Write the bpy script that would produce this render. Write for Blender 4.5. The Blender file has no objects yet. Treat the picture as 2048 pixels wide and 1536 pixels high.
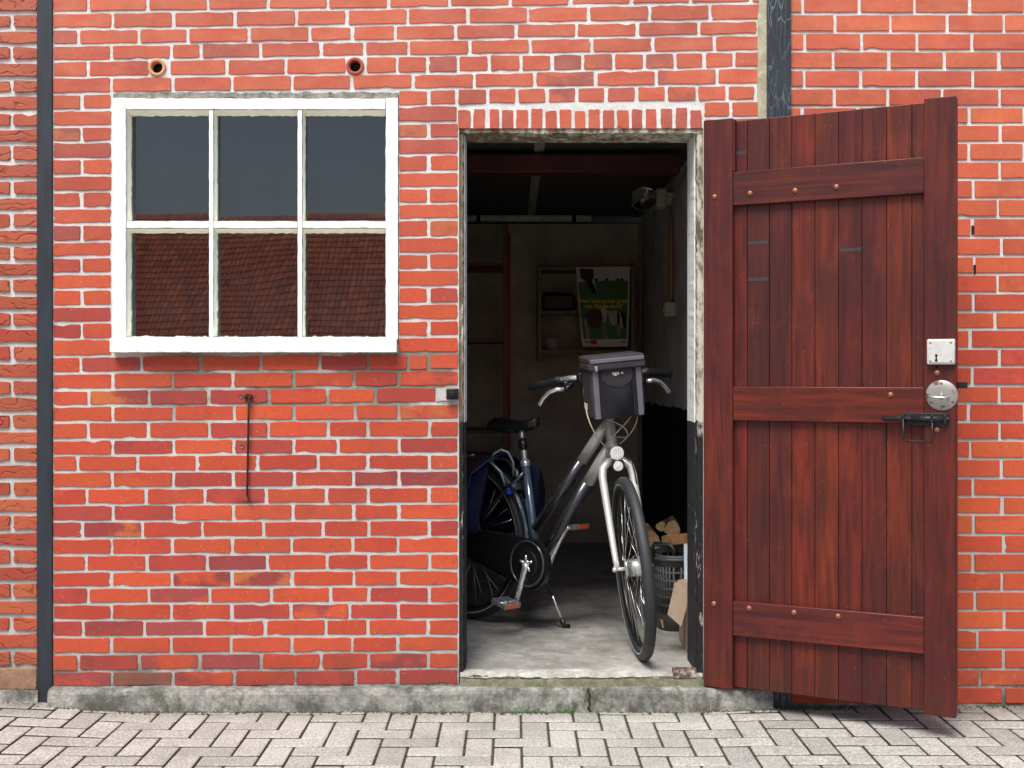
import bpy, bmesh, math, random
from mathutils import Vector, Matrix
random.seed(7)
R=math.radians
C=bpy.context.scene.collection
# ------------------------------------------------------------------ camera, sky, sun
FPX=2378.0; DC=4.28; CAMH=1.19; S=DC/FPX; CX=1024; HY=755
cd=bpy.data.cameras.new('camera'); cam=bpy.data.objects.new('camera',cd); C.objects.link(cam)
cam.location=(0,-DC,CAMH); cam.rotation_euler=(R(90),0,0)
cd.sensor_width=36; cd.lens=36*FPX/2048; cd.shift_y=-13/2048; cd.clip_start=.05; cd.clip_end=2000
bpy.context.scene.camera=cam
w=bpy.data.worlds.new('World'); bpy.context.scene.world=w; w.use_nodes=True
nt=w.node_tree; bg=nt.nodes['Background']
sky=nt.nodes.new('ShaderNodeTexSky'); sky.sky_type='NISHITA'; sky.sun_disc=False
SEL,SAZ=60,203
sky.sun_elevation=R(SEL); sky.sun_rotation=R(SAZ); sky.air_density=1.0; sky.dust_density=4.0; sky.ozone_density=1.0
nt.links.new(sky.outputs[0],bg.inputs[0]); bg.inputs[1].default_value=.072
sl=bpy.data.lights.new('sun','SUN'); so=bpy.data.objects.new('sun',sl); C.objects.link(so)
sl.energy=2.1; sl.angle=R(30); sl.color=(1,.97,.93)
sd=Vector((math.sin(R(SAZ))*math.cos(R(SEL)),math.cos(R(SAZ))*math.cos(R(SEL)),math.sin(R(SEL))))
so.rotation_euler=sd.to_track_quat('Z','Y').to_euler(); so.location=(0,-8,10)
vs=bpy.context.scene.view_settings; vs.view_transform='Standard'; vs.look='None'; vs.exposure=1.13; vs.gamma=1
# ------------------------------------------------------------------ helpers
def wx(px,Z=DC): return (px-CX)/FPX*Z
def wz(py,Z=DC): return CAMH+(HY-py)/FPX*Z
def W(px,py,Z): return Vector((wx(px,Z),Z-DC,wz(py,Z)))
class MB:
    def __init__(s): s.v=[]; s.f=[]; s.m=[]; s.sm=[]; s.c=[]; s.c2=[]; s.col=(1,1,1); s.col2=(1,1,1)
    def add(s,vs,fs,m=0,smooth=False):
        b=len(s.v); s.v+= [tuple(p) for p in vs]
        s.c+=[s.col]*len(vs); s.c2+=[s.col2]*len(vs)
        for f in fs: s.f.append([b+i for i in f]); s.m.append(m); s.sm.append(smooth)
    def box(s,x0,x1,y0,y1,z0,z1,m=0,M=None,b=0):
        if b>0: return s.rbox(x0,x1,y0,y1,z0,z1,b,m,M)
        vs=[Vector((x,y,z)) for x in(x0,x1) for y in(y0,y1) for z in(z0,z1)]
        if M: vs=[M@v for v in vs]
        s.add(vs,[(0,1,3,2),(4,6,7,5),(0,4,5,1),(2,3,7,6),(0,2,6,4),(1,5,7,3)],m)
    def rbox(s,x0,x1,y0,y1,z0,z1,b,m=0,M=None,seg=2,smooth=True):
        bm=bmesh.new(); bmesh.ops.create_cube(bm,size=1)
        bm.normal_update()
        for v in bm.verts: v.co=Vector(((x0+x1)/2+v.co.x*(x1-x0),(y0+y1)/2+v.co.y*(y1-y0),(z0+z1)/2+v.co.z*(z1-z0)))
        b=min(b,.49*min(abs(x1-x0),abs(y1-y0),abs(z1-z0)))
        bmesh.ops.bevel(bm,geom=bm.edges[:],offset=b,segments=seg,affect='EDGES',profile=.5); bm.normal_update(); bm.verts.index_update()
        vs=[v.co.copy() for v in bm.verts]
        if M: vs=[M@v for v in vs]
        flat=[f for f in bm.faces if max(abs(q) for q in f.normal)>.999]; curved=[f for f in bm.faces if max(abs(q) for q in f.normal)<=.999]
        b0=len(s.v); s.add(vs,[[v.index for v in f.verts] for f in flat],m,False)
        for f in curved: s.f.append([b0+v.index for v in f.verts]); s.m.append(m); s.sm.append(smooth and seg>1)
        bm.free()
    def tube(s,pts,r,n=10,m=0,M=None,cap=True,closed=False,smooth=True):
        pts=[Vector(p) for p in pts]; k=len(pts)
        rs=r if isinstance(r,(list,tuple)) else [r]*k
        vs=[]; up=None
        for i,p in enumerate(pts):
            if closed: t=pts[(i+1)%k]-pts[i-1]
            else: t=pts[min(i+1,k-1)]-pts[max(i-1,0)]
            t.normalize()
            if up is None:
                up=Vector((0,0,1)) if abs(t.z)<.9 else Vector((1,0,0))
            a=t.cross(up)
            if a.length<1e-5: a=t.cross(Vector((0,1,0)))
            a.normalize(); b=a.cross(t).normalized(); up=b
            for j in range(n):
                q=2*math.pi*j/n; vs.append(p+(a*math.cos(q)+b*math.sin(q))*rs[i])
        fs=[]
        for i in range(k if closed else k-1):
            i2=(i+1)%k
            for j in range(n):
                j2=(j+1)%n; fs.append((i*n+j,i*n+j2,i2*n+j2,i2*n+j))
        if cap and not closed: fs.append(tuple(range(n))[::-1]); fs.append(tuple((k-1)*n+j for j in range(n)))
        if M: vs=[M@v for v in vs]
        s.add(vs,fs,m,smooth)
    def lathe(s,prof,n=32,m=0,M=None,smooth=True,close=False):
        # profile of (radius, height) turned about local z
        vs=[]; k=len(prof)
        for r,h in prof:
            for j in range(n):
                q=2*math.pi*j/n; vs.append(Vector((r*math.cos(q),r*math.sin(q),h)))
        fs=[]
        for i in range(k if close else k-1):
            i2=(i+1)%k
            for j in range(n):
                j2=(j+1)%n; fs.append((i*n+j,i*n+j2,i2*n+j2,i2*n+j))
        if M: vs=[M@v for v in vs]
        s.add(vs,fs,m,smooth)
    def prism(s,pts,y0,y1,m=0,M=None):
        # outline in the xz plane, extruded along y
        n=len(pts); vs=[Vector((x,y0,z)) for x,z in pts]+[Vector((x,y1,z)) for x,z in pts]
        if M: vs=[M@v for v in vs]
        s.add(vs,[tuple(range(n)),tuple(range(n,2*n))[::-1]]+[(i,i+n,(i+1)%n+n,(i+1)%n) for i in range(n)],m)
    def build(s,name,mats,parent=None,M=None):
        me=bpy.data.meshes.new(name); me.from_pydata(s.v,[],s.f)
        if not isinstance(mats,(list,tuple)): mats=[mats]
        for m in mats: me.materials.append(m)
        me.polygons.foreach_set('material_index',s.m); me.polygons.foreach_set('use_smooth',s.sm)
        bm=bmesh.new(); bm.from_mesh(me); bmesh.ops.recalc_face_normals(bm,faces=bm.faces[:]); bm.to_mesh(me); bm.free()
        for nm,cc in(('Col',s.c),('Col2',s.c2)):
            a=me.color_attributes.new(nm,'FLOAT_COLOR','POINT')
            a.data.foreach_set('color',[q for c in cc for q in(c[0],c[1],c[2],1)])
        o=bpy.data.objects.new(name,me); C.objects.link(o)
        if parent: o.parent=parent
        if M is not None: o.matrix_basis=M
        return o
def tag(o,label=None,cat=None,group=None,kind=None):
    if label:o['label']=label
    if cat:o['category']=cat
    if group:o['group']=group
    if kind:o['kind']=kind
    return o
def empty(name,loc=(0,0,0),parent=None,M=None):
    o=bpy.data.objects.new(name,None); C.objects.link(o); o.empty_display_size=.1
    o.location=loc
    if parent:o.parent=parent
    if M is not None:o.matrix_basis=M
    return o
# ---- materials
class NT:
    def __init__(s,name):
        s.m=bpy.data.materials.new(name); s.m.use_nodes=True; s.t=s.m.node_tree; s.b=s.t.nodes['Principled BSDF']
        s.tc=s.t.nodes.new('ShaderNodeTexCoord'); s.geo=s.t.nodes.new('ShaderNodeNewGeometry')
    def n(s,ty,**k):
        n=s.t.nodes.new(ty)
        for a,b in k.items(): setattr(n,a,b)
        return n
    def l(s,a,b): s.t.links.new(a,b)
    def setin(s,i,v):
        if hasattr(v,'is_linked') or hasattr(v,'links'): s.l(v,i)
        else:
            if isinstance(v,(tuple,list)) and len(v)==3 and i.type=='RGBA': v=(*v,1)
            i.default_value=v
    def map(s,scale=(1,1,1),rot=(0,0,0),loc=(0,0,0),src='Object'):
        m=s.n('ShaderNodeMapping'); s.l(s.tc.outputs[src],m.inputs[0])
        m.inputs['Scale'].default_value=scale; m.inputs['Rotation'].default_value=rot; m.inputs['Location'].default_value=loc
        return m.outputs[0]
    def noise(s,scale,detail=4,rough=.6,vec=None,dist=0):
        n=s.n('ShaderNodeTexNoise'); s.l(vec or s.tc.outputs['Object'],n.inputs['Vector'])
        n.inputs['Scale'].default_value=scale; n.inputs['Detail'].default_value=detail; n.inputs['Roughness'].default_value=rough; n.inputs['Distortion'].default_value=dist
        return n.outputs['Fac']
    def vor(s,scale,vec=None,feature='F1',out='Distance'):
        n=s.n('ShaderNodeTexVoronoi',feature=feature); s.l(vec or s.tc.outputs['Object'],n.inputs['Vector']); n.inputs['Scale'].default_value=scale
        return n.outputs[out]
    def ramp(s,fac,a,b,ca=(0,0,0),cb=(1,1,1)):
        r=s.n('ShaderNodeValToRGB'); s.l(fac,r.inputs[0]); e=r.color_ramp.elements
        e[0].position=a; e[1].position=b; e[0].color=(*ca,1); e[1].color=(*cb,1); return r.outputs[0]
    def rng(s,v,a,b,c=0.,d=1.):
        r=s.n('ShaderNodeMapRange'); s.l(v,r.inputs[0])
        for i,q in enumerate((a,b,c,d)): r.inputs[i+1].default_value=q
        return r.outputs[0]
    def mix(s,f,a,b,mode='MIX'):
        m=s.n('ShaderNodeMix',data_type='RGBA',blend_type=mode); s.setin(m.inputs[0],f); s.setin(m.inputs[6],a); s.setin(m.inputs[7],b); return m.outputs[2]
    def math(s,op,a,b=0.,clamp=False):
        m=s.n('ShaderNodeMath',operation=op); m.use_clamp=clamp; s.setin(m.inputs[0],a); s.setin(m.inputs[1],b); return m.outputs[0]
    def attr(s,name):
        a=s.n('ShaderNodeVertexColor'); a.layer_name=name; return a.outputs[0]
    def pos(s):
        x=s.n('ShaderNodeSeparateXYZ'); s.l(s.geo.outputs['Position'],x.inputs[0]); return x.outputs
    def bump(s,h,strength=.5,dist=.002,prev=None):
        b=s.n('ShaderNodeBump'); s.l(h,b.inputs['Height']); b.inputs['Strength'].default_value=strength; b.inputs['Distance'].default_value=dist
        if prev: s.l(prev,b.inputs['Normal'])
        return b.outputs[0]
    def out(s,col,rough=.7,nrm=None,metal=0,spec=.5,**k):
        s.setin(s.b.inputs['Base Color'],col); s.setin(s.b.inputs['Roughness'],rough); s.b.inputs['Metallic'].default_value=metal
        s.b.inputs['Specular IOR Level'].default_value=spec
        if nrm: s.l(nrm,s.b.inputs['Normal'])
        for a,v in k.items(): s.b.inputs[a.replace('_',' ')].default_value=v
        return s.m
def simple(name,col,rough=.5,metal=0,spec=.5,var=.25,sc=30,bump=.15,dark=None,**k):
    t=NT(name); n=t.noise(sc,5,.65)
    c=t.mix(t.rng(n,.3,.7),tuple(x*(1-var) for x in col),tuple(min(1,x*(1+var)) for x in col))
    if dark: c=t.mix(t.math('MULTIPLY',t.ramp(t.noise(sc*.3,6,.7),.5,.62),1.),c,dark)
    r=t.rng(n,.2,.8,max(0.02,rough-.08),min(1,rough+.1))
    return t.out(c,r,t.bump(n,bump,.001),metal,spec,**k)
def m_brick(name,pale=1.,wrinkle=False):
    t=NT(name); x,y,z=t.pos()
    big=t.noise(7,3,.6,t.map((1,1,1.6)))
    c=t.mix(t.rng(big,.44,.56),t.attr('Col'),t.attr('Col2'))
    fine=t.noise(60,5,.7)
    c=t.mix(t.rng(fine,.35,.75,0,.30),c,(.20,.035,.022))
    blot=t.ramp(t.noise(16,4,.6,t.map((1,1,1),loc=(3,1,5))),.62,.74)
    c=t.mix(t.math('MULTIPLY',blot,.4),c,(.12,.035,.03))
    # lime bloom plus brighter light painted in, more of it higher up the wall
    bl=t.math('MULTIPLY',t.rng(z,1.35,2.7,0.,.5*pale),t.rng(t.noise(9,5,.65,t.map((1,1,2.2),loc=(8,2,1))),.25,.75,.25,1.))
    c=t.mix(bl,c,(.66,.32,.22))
    v=t.n('ShaderNodeTexVoronoi'); t.l(t.map((1,1,.6),rot=(0,.5,0)),v.inputs['Vector']); v.inputs['Scale'].default_value=95; v.inputs['Randomness'].default_value=1
    sp=t.math('MULTIPLY',t.math('LESS_THAN',v.outputs['Distance'],.12),t.math('GREATER_THAN',t.noise(28,2,.5,t.map(loc=(4,4,9))),.53))
    c=t.mix(t.math('MULTIPLY',sp,.5 if not wrinkle else .15),c,(.70,.50,.42))
    soot=t.ramp(t.noise(2.1,6,.7,t.map(loc=(7,3,2))),.50,.72); c=t.mix(t.math('MULTIPLY',soot,.42),c,(.20,.045,.042))
    pit=t.ramp(t.noise(140,4,.75),.62,.70); c=t.mix(t.math('MULTIPLY',pit,.35),c,(.10,.025,.018))
    low=t.math('MULTIPLY',t.rng(z,.32,.10),t.ramp(t.noise(9,5,.7),.35,.7))
    c=t.mix(t.math('MULTIPLY',low,.5),c,(.07,.045,.035))
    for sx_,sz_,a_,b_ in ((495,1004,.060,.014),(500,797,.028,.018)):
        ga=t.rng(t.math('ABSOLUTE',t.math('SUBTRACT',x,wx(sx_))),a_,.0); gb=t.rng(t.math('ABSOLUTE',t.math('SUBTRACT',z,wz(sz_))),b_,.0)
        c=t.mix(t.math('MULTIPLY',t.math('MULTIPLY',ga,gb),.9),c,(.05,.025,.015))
    nb=t.bump(t.noise(35,6,.7),.35,.0025)
    if wrinkle:
        wv=t.n('ShaderNodeTexWave',wave_type='BANDS',bands_direction='Z'); t.l(t.map((1.,1,1.3)),wv.inputs['Vector'])
        wv.inputs['Scale'].default_value=8; wv.inputs['Distortion'].default_value=22; wv.inputs['Detail'].default_value=2.2; wv.inputs['Detail Scale'].default_value=.9
        cr=t.ramp(wv.outputs['Fac'],.0,.16)
        mk=t.ramp(t.noise(14,3,.5,t.map(loc=(1,7,3))),.45,.55)
        cr2=t.mix(mk,(1,1,1),cr)
        c=t.mix(t.math('MULTIPLY',t.math('SUBTRACT',1.,cr2),.38),c,(.07,.02,.015))
        nb=t.bump(cr2,.7,.004,nb)
    return t.out(c,.75,nb,0,.3)
def m_mortar(name,dull=0.):
    t=NT(name); x,y,z=t.pos()
    n=t.noise(120,5,.75); n2=t.noise(12,5,.7)
    c=t.mix(t.rng(z,.5,2.1),(.56,.56,.545),(.87,.865,.855))  # cleaner mortar higher up, with some brighter light painted in
    c=t.mix(t.rng(n2,.35,.7,0,.4),c,(.30,.30,.27))
    wvh=t.n('ShaderNodeTexWave',wave_type='BANDS',bands_direction='X'); t.l(t.map((1,1,1),rot=(0,.9,0)),wvh.inputs['Vector']); wvh.inputs['Scale'].default_value=48; wvh.inputs['Distortion'].default_value=6; wvh.inputs['Detail'].default_value=3; wvh.inputs['Detail Scale'].default_value=2
    c=t.mix(t.math('MULTIPLY',wvh.outputs['Fac'],.22),c,(.25,.26,.24))
    c=t.mix(t.rng(n,.3,.75,0,.35),c,(.26,.25,.22) if not dull else (.22,.2,.15))
    # rain-washed stain under the sill
    cx=t.math('ABSOLUTE',t.math('SUBTRACT',x,-.70)); m1=t.rng(cx,.74,.50); 
    m2=t.math('MULTIPLY',t.rng(z,.93,1.12),t.rng(z,1.34,1.27)); 
    st=t.math('MULTIPLY',t.math('MULTIPLY',m1,m2),t.rng(t.noise(3.5,4,.6),.38,.52))
    c=t.mix(t.math('MULTIPLY',st,.9),c,(.15,.14,.105))
    lw=t.math('MULTIPLY',t.rng(z,.26,.09),t.ramp(t.noise(7,5,.7,t.map(loc=(2,5,3))),.35,.55))
    c=t.mix(t.math('MULTIPLY',lw,.85),c,(.05,.055,.03))
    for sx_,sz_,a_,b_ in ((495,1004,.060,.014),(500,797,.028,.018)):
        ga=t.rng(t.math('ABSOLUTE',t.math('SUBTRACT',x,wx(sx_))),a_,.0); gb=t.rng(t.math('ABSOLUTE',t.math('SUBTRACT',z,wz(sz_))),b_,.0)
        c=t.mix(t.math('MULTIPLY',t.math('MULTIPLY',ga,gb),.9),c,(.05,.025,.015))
    return t.out(c,.95,t.bump(n,.8,.003),0,.2)
def m_wood(name,axis='z'):
    t=NT(name)
    sc=(9,9,.55) if axis=='z' else (.55,9,9)
    g=t.noise(5,6,.6,t.map(sc),.6); f=t.noise(22,5,.7,t.map(sc)); big=t.noise(2.2,4,.6,t.map((1.2,1,.8) if axis=='z' else (.8,1,1.2)))
    c=t.mix(t.rng(g,.35,.68),(.056,.0085,.0062),(.170,.0215,.0100))
    c=t.mix(t.rng(big,.38,.66),c,t.mix(t.rng(g,.3,.7),(.036,.0075,.0080),(.080,.012,.010)))
    c=t.mix(t.rng(f,.45,.8,0,.35),c,(.040,.008,.006))
    wr=t.ramp(t.noise(6,7,.75,t.map((1.2,1.2,.9),loc=(2,9,4))),.55,.75); c=t.mix(t.math('MULTIPLY',wr,.28),c,(.26,.050,.014))
    c=t.mix(1.,c,t.attr('Col'),'MULTIPLY')
    x,y,z=t.pos()
    dirt=t.math('MULTIPLY',t.rng(z,.28,.08),t.ramp(t.noise(18,6,.75),.45,.65))
    c=t.mix(t.math('MULTIPLY',dirt,.6),c,(.035,.025,.018))
    v=t.vor(70,t.map((1,1,.7)));sp=t.math('MULTIPLY',t.math('LESS_THAN',v,.07),t.math('GREATER_THAN',t.noise(9,2),.56))
    c=t.mix(t.math('MULTIPLY',sp,.6),c,(.4,.3,.25))
    return t.out(c,t.rng(f,.3,.8,.33,.55),t.bump(f,.25,.0012),0,.33)
def m_conc(name,a,b,moss=0,mossc=(.09,.11,.02),sc=9,rough=.9,darkz=None):
    t=NT(name); n=t.noise(sc,8,.72); f=t.noise(150,4,.7); st=t.noise(sc*.35,6,.7,t.map(loc=(5,2,8)))
    c=t.mix(t.rng(n,.38,.64),a,b)
    c=t.mix(t.rng(st,.5,.7,0,.6),c,tuple(q*.45 for q in a))
    fm=t.noise(sc*4.5,6,.75,t.map((1,1,1.5),loc=(1,9,4))); c=t.mix(t.rng(fm,.42,.62,0,.45),c,tuple(q*.8 for q in a)); c=t.mix(t.rng(f,.35,.7,0,.35),c,tuple(q*.5 for q in a))
    if moss: c=t.mix(t.math('MULTIPLY',t.ramp(t.noise(sc*1.3,7,.75,t.map((1,1,.6),loc=(9,1,4))),.5,.66),moss),c,mossc)
    return t.out(c,rough,t.bump(f,.6,.003,t.bump(n,.5,.006)),0,.25)
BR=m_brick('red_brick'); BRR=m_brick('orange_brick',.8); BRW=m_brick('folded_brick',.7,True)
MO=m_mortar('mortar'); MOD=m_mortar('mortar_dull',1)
WOODZ=m_wood('mahogany_upright'); WOODX=m_wood('mahogany_cross','x')
PLINTH=m_conc('plinth_concrete',(.115,.115,.105),(.47,.47,.43),.85,(.055,.058,.032),11)
SLAB=m_conc('threshold_concrete',(.30,.29,.26),(.66,.65,.61),.6,(.26,.24,.19),9)
MOSSY=m_conc('mossy_concrete',(.10,.105,.065),(.25,.245,.18),.85,(.075,.095,.022),26)
FLOORM=m_conc('floor_concrete',(.26,.255,.235),(.52,.51,.49),.75,(.14,.13,.11),4.2,.6)
def m_white():
    t=NT('chipped_white_paint'); n=t.noise(60,5,.65); a=t.noise(34,6,.8,t.map(loc=(2,4,8))); g=t.noise(5,6,.7)
    c=t.mix(t.rng(n,.3,.7),(.86,.86,.82),(.92,.92,.89)); c=t.mix(t.rng(g,.5,.75,0,.22),c,(.62,.61,.55)); c=t.mix(t.ramp(a,.715,.735),c,(.30,.28,.22))
    return t.out(c,.45,t.bump(n,.3,.001,t.bump(g,.25,.004)),0,.5)
WHITE=m_white()
CREAM=simple('cream_paint',(.95,.93,.76),.6,var=.10,sc=40,bump=.4)
BLACKP=None
def m_tarpost(name,crack):
    t=NT(name); v=t.n('ShaderNodeTexVoronoi',feature='DISTANCE_TO_EDGE'); dm=t.map((55,55,10))
    nn=t.n('ShaderNodeTexNoise'); t.l(t.tc.outputs['Object'],nn.inputs[0]); nn.inputs['Scale'].default_value=14; nn.inputs['Detail'].default_value=5
    mv=t.n('ShaderNodeMix',data_type='VECTOR'); mv.inputs[0].default_value=.45; t.l(dm,mv.inputs[4]); t.l(nn.outputs['Color'],mv.inputs[5]); t.l(mv.outputs[1],v.inputs['Vector']); v.inputs['Scale'].default_value=1.9
    ln=t.math('MULTIPLY',t.math('LESS_THAN',v.outputs['Distance'],.028),t.ramp(t.noise(9,4,.6,t.map((1,1,.4))),.45,.6))
    c=t.mix(t.rng(t.noise(40,5,.7,t.map((1,1,.15))),.3,.7),(.009,.013,.019),(.022,.031,.043))
    c=t.mix(t.math('MULTIPLY',ln,crack),c,(.16,.20,.24))
    return t.out(c,.5,t.bump(t.noise(60,5,.7,t.map((1,1,.12))),.35,.002),0,.5)
POST_L=m_tarpost('dark_blue_black_paint',.0); POST_R=m_tarpost('crackled_tar_paint',.7)
# ------------------------------------------------------------------ brickwork
ORG=[(.43,.068,.031),(.45,.076,.033),(.40,.060,.031),(.43,.074,.036),(.46,.082,.034),(.38,.053,.031)]
PUR=[(.21,.044,.046),(.25,.048,.046),(.27,.056,.060)]
def jcol(c,k=.1): 
    c=(c[0]*1.10,c[1]*1.02,c[2]*.92); g=random.uniform(1-k,1+k); return tuple(max(0,q*g*random.uniform(1-k*.4,1+k*.4)) for q in c)
def brick(mb,x0,x1,yt,yb,m=0,proud=0.,kind='n',rad=2.2,jit=.85,frontY=0.,deep=.03):
    """outline in photo-plane units of 1.8 mm; yt/yb = functions of x or numbers"""
    T=yt if callable(yt) else (lambda x:yt); B=yb if callable(yb) else (lambda x:yb)
    if kind=='p': mb.col=jcol(random.choice(PUR)); mb.col2=jcol(random.choice(PUR+ORG[:2]))
    elif kind=='o': mb.col=jcol((.40,.12,.042)); mb.col2=jcol(random.choice(PUR+[(.36,.07,.035)]))
    elif kind=='r': mb.col=jcol((.34,.050,.040)); mb.col2=jcol((.29,.048,.042))
    elif kind=='d': mb.col=jcol((.17,.075,.055)); mb.col2=jcol((.26,.10,.07))
    else: 
        mb.col=jcol(random.choice(ORG)); mb.col2=tuple(.55*a_+.45*b_ for a_,b_ in zip(mb.col,jcol(random.choice(ORG+[(.34,.05,.035)]))))
    def ring(ins):
        pts=[]; r=max(.3,rad); a=ins
        nx=max(2,int((x1-x0)/16)); h=B((x0+x1)/2)-T((x0+x1)/2); ny=3 if h<60 else 5
        for i in range(nx+1):
            x=x0+r+(x1-x0-2*r)*i/nx; pts.append([x,T(x),0,-1])
        for i in range(ny+1):
            y=T(x1)+r+(B(x1)-T(x1)-2*r)*i/ny; pts.append([x1,y,1,0])
        for i in range(nx+1):
            x=x1-r-(x1-x0-2*r)*i/nx; pts.append([x,B(x),0,1])
        for i in range(ny+1):
            y=B(x0)-r-(B(x0)-T(x0)-2*r)*i/ny; pts.append([x0,y,-1,0])
        return pts
    base=ring(0); n=len(base)
    ph=random.uniform(0,6); am=random.uniform(0,jit*.9)
    J=[]
    for i,p in enumerate(base):
        q=random.gauss(0,jit*.55)+am*math.sin(ph+p[0]*.06)*abs(p[3])
        if random.random()<.012*(1 if jit>.3 else 0): q-=random.uniform(1.5,4)
        q=min(q,2.0); J.append(q)
    tiltx=random.uniform(-.0012,.0012); fy=frontY-proud+random.uniform(-.001,.001)
    vs=[]
    for lvl,(ins,dy) in enumerate(((.55,0),(.1,.0008),(0,.0035),(0,deep))):
        for i,p in enumerate(base):
            x=p[0]+p[2]*(J[i]-ins)-( (1 if p[2]==0 else 0)*0); y=p[1]+p[3]*(J[i]-ins)
            if lvl==0 or lvl==1:
                x=x0+(x-x0) if p[2] else min(max(x,x0+ins),x1-ins)
                y=y if p[3] else min(max(y,T(x)+ins),B(x)-ins)
            vs.append((wx(x),fy+dy+tiltx*((x-x0)/(x1-x0)-.5)*2*(lvl<3),wz(y)))
    fs=[tuple(range(n))]
    for k in range(3):
        for i in range(n):
            j=(i+1)%n; fs.append((k*n+i,k*n+j,(k+1)*n+j,(k+1)*n+i))
    mb.add(vs,fs,m)
def lerp3(x,a,b,c):
    if x<918: return a+(b-a)*(x-110)/808
    return b+(c-b)*(x-918)/607
LA=[25,58,90,122,155,188,220.6,252.5,284.4,318,351,384,417,449,483,514,547,579,613,645.4,678,713,745.7,779.5,812,844,879,910.6,943.5,977,1010,1043.5,1076.5,1110,1143.8,1175,1208,1241,1274,1308,1343,1375]
LB=[14.6,48,79,110,145,177,210,244,275.6,308,342.5,374.6,405.7,437.8,473.6,505.7,538.5,573,606.8,639.6,673,706,740,773,806.5,840,874,907,940,972.5,1006,1039,1073,1105.5,1138.5,1172,1205,1237.5,1271,1303.5,1337,1370]
LC=[5.3,39.5,69,101.6,135,168.5,200.7,233.5]; LC+=[b-9 for b in LB[8:]]
def line(i): 
    if i<0: return lambda x,i=i: lerp3(x,LA[0],LB[0],LC[0])+i*33.3
    return lambda x: lerp3(x,LA[i],LB[i],LC[i])
PMARK=[(857,757,'p'),(760,790,'r'),(857,823,'o'),(220,728,'p'),(240,796,'o'),(355,796,'r'),(857,956,'p'),(750,955,'p'),(160,1027,'r'),(285,1027,'r'),(225,1060,'o'),(475,1125,'p'),(404,1160,'p'),(523,1155,'o'),(135,1190,'r'),(358,1190,'p'),(798,1188,'r'),(641,1222,'p'),(520,1222,'r'),(227,1258,'p'),(348,1258,'p'),(218,1322,'r'),(338,1322,'p'),(458,1322,'p'),(797,1320,'p'),(163,1360,'p'),(285,1358,'d'),(407,1355,'p'),(740,1350,'r'),(650,1355,'r'),(850,1350,'r'),(885,130,'p'),(1135,125,'p'),(1195,125,'p'),(1319,122,'p'),(1130,155,'p'),(1373,153,'p'),(945,192,'r'),(1124,187,'p'),(1243,185,'r'),(1364,185,'p'),(140,268,'o'),(825,262,'o'),(887,262,'r'),(135,467,'p'),(890,455,'o'),(137,530,'r'),(140,300,'r'),(860,290,'r'),(695,730,'r'),(170,620,'r'),(890,725,'n')]
def kindat(x0,x1,y0,y1):
    for px,py,k in PMARK:
        if x0<px<x1 and y0<py<y1: return k
    return 'n' if random.random()<.9 else 'r'
def row(mb,i,j,xs,xe,joints,m=0,jw=6.7):
    """bricks of one course between lines i and i+1"""
    T,B=line(i),line(i+1); e=[xs-jw/2]+list(joints)+[xe+jw/2]
    for a,b in zip(e,e[1:]):
        x0,x1=a+jw/2+random.uniform(-.8,.8),b-jw/2+random.uniform(-.8,.8)
        if x1-x0<6: continue
        k=kindat(x0,x1,T(x0),B(x0))
        o1,o2=random.uniform(2.1,3.8),random.uniform(2.4,3.7)
        brick(mb,x0,x1,lambda x:T(x)+o1,lambda x:B(x)-o2,m,0,k)
J={-1:[177,295,415.5,535.6,655.5,777,898.7,1020,1141,1262,1381,1502],
0:[224.7,346.6,470,593,693.5,815,935,1056,1177,1299,1420],
1:[156,278,375,497,619,704,790,911,1032,1153,1275,1397.4],
2:[222.7,342,401.4,521,642,729,817,939,1061,1184,1306.6,1429],
4:[223,345,463,583.6,704,826,947.6,1069.5,1191,1312.4,1434]}
XL,XR=107,1524
shed=empty('brick_shed'); tag(shed,'red brick shed with white six-pane window and wooden door standing open','shed')
wall=MB()
for i in (-1,0,1,2,4):
    row(wall,i,0,XL,(1521 if i!=1 else 1513),J[i])
for i in range(-12,-1): row(wall,i,0,XL,1521,[(180 if i%2 else 240)+120.5*k for k in range(12 if i%2 else 11)])
# course with the clay vents
row(wall,3,0,XL,297,[176]); row(wall,3,0,341,690,[453.6,572]); row(wall,3,0,733,1521,[794,855,916,978.6,1042,1104,1165,1227,1289,1350.5,1409,1468.6])
row(wall,5,0,XL,221,[163.2]); row(wall,5,0,797.6,1508,[857,914,975,1034,1094,1154,1212,1273,1333,1394,1454.5])
row(wall,6,0,XL,221,[]); row(wall,6,0,797,913,[]); row(wall,6,0,1409,1521,[1462])
for k,i in enumerate(range(7,21)):
    row(wall,i,0,XL,221,[163] if k%2==0 else []); row(wall,i,0,798,915,[857] if k%2==0 else [])
for k,i in enumerate(range(7,40)): row(wall,i,0,1409,1521,[1466] if k%2==0 else [])
SO=[(50,125),(142,213),(245,300),(320,390),(407,478),(500,567),(587,655),(672,745),(765,832),(852,920),(940,1010),(1027,1100),(1117,1182),(1203,1268),(1295,1365),(1388,1458),(1477,1545)]
for a,b in SO:
    x0,x1=900+a/3.0727,900+b/3.0727
    brick(wall,x0,x1,220+random.uniform(-2.5,3.5)-(x0-918)*.008,257,0,0,random.choice('nnnnr'),2,.8,deep=.09)
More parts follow.
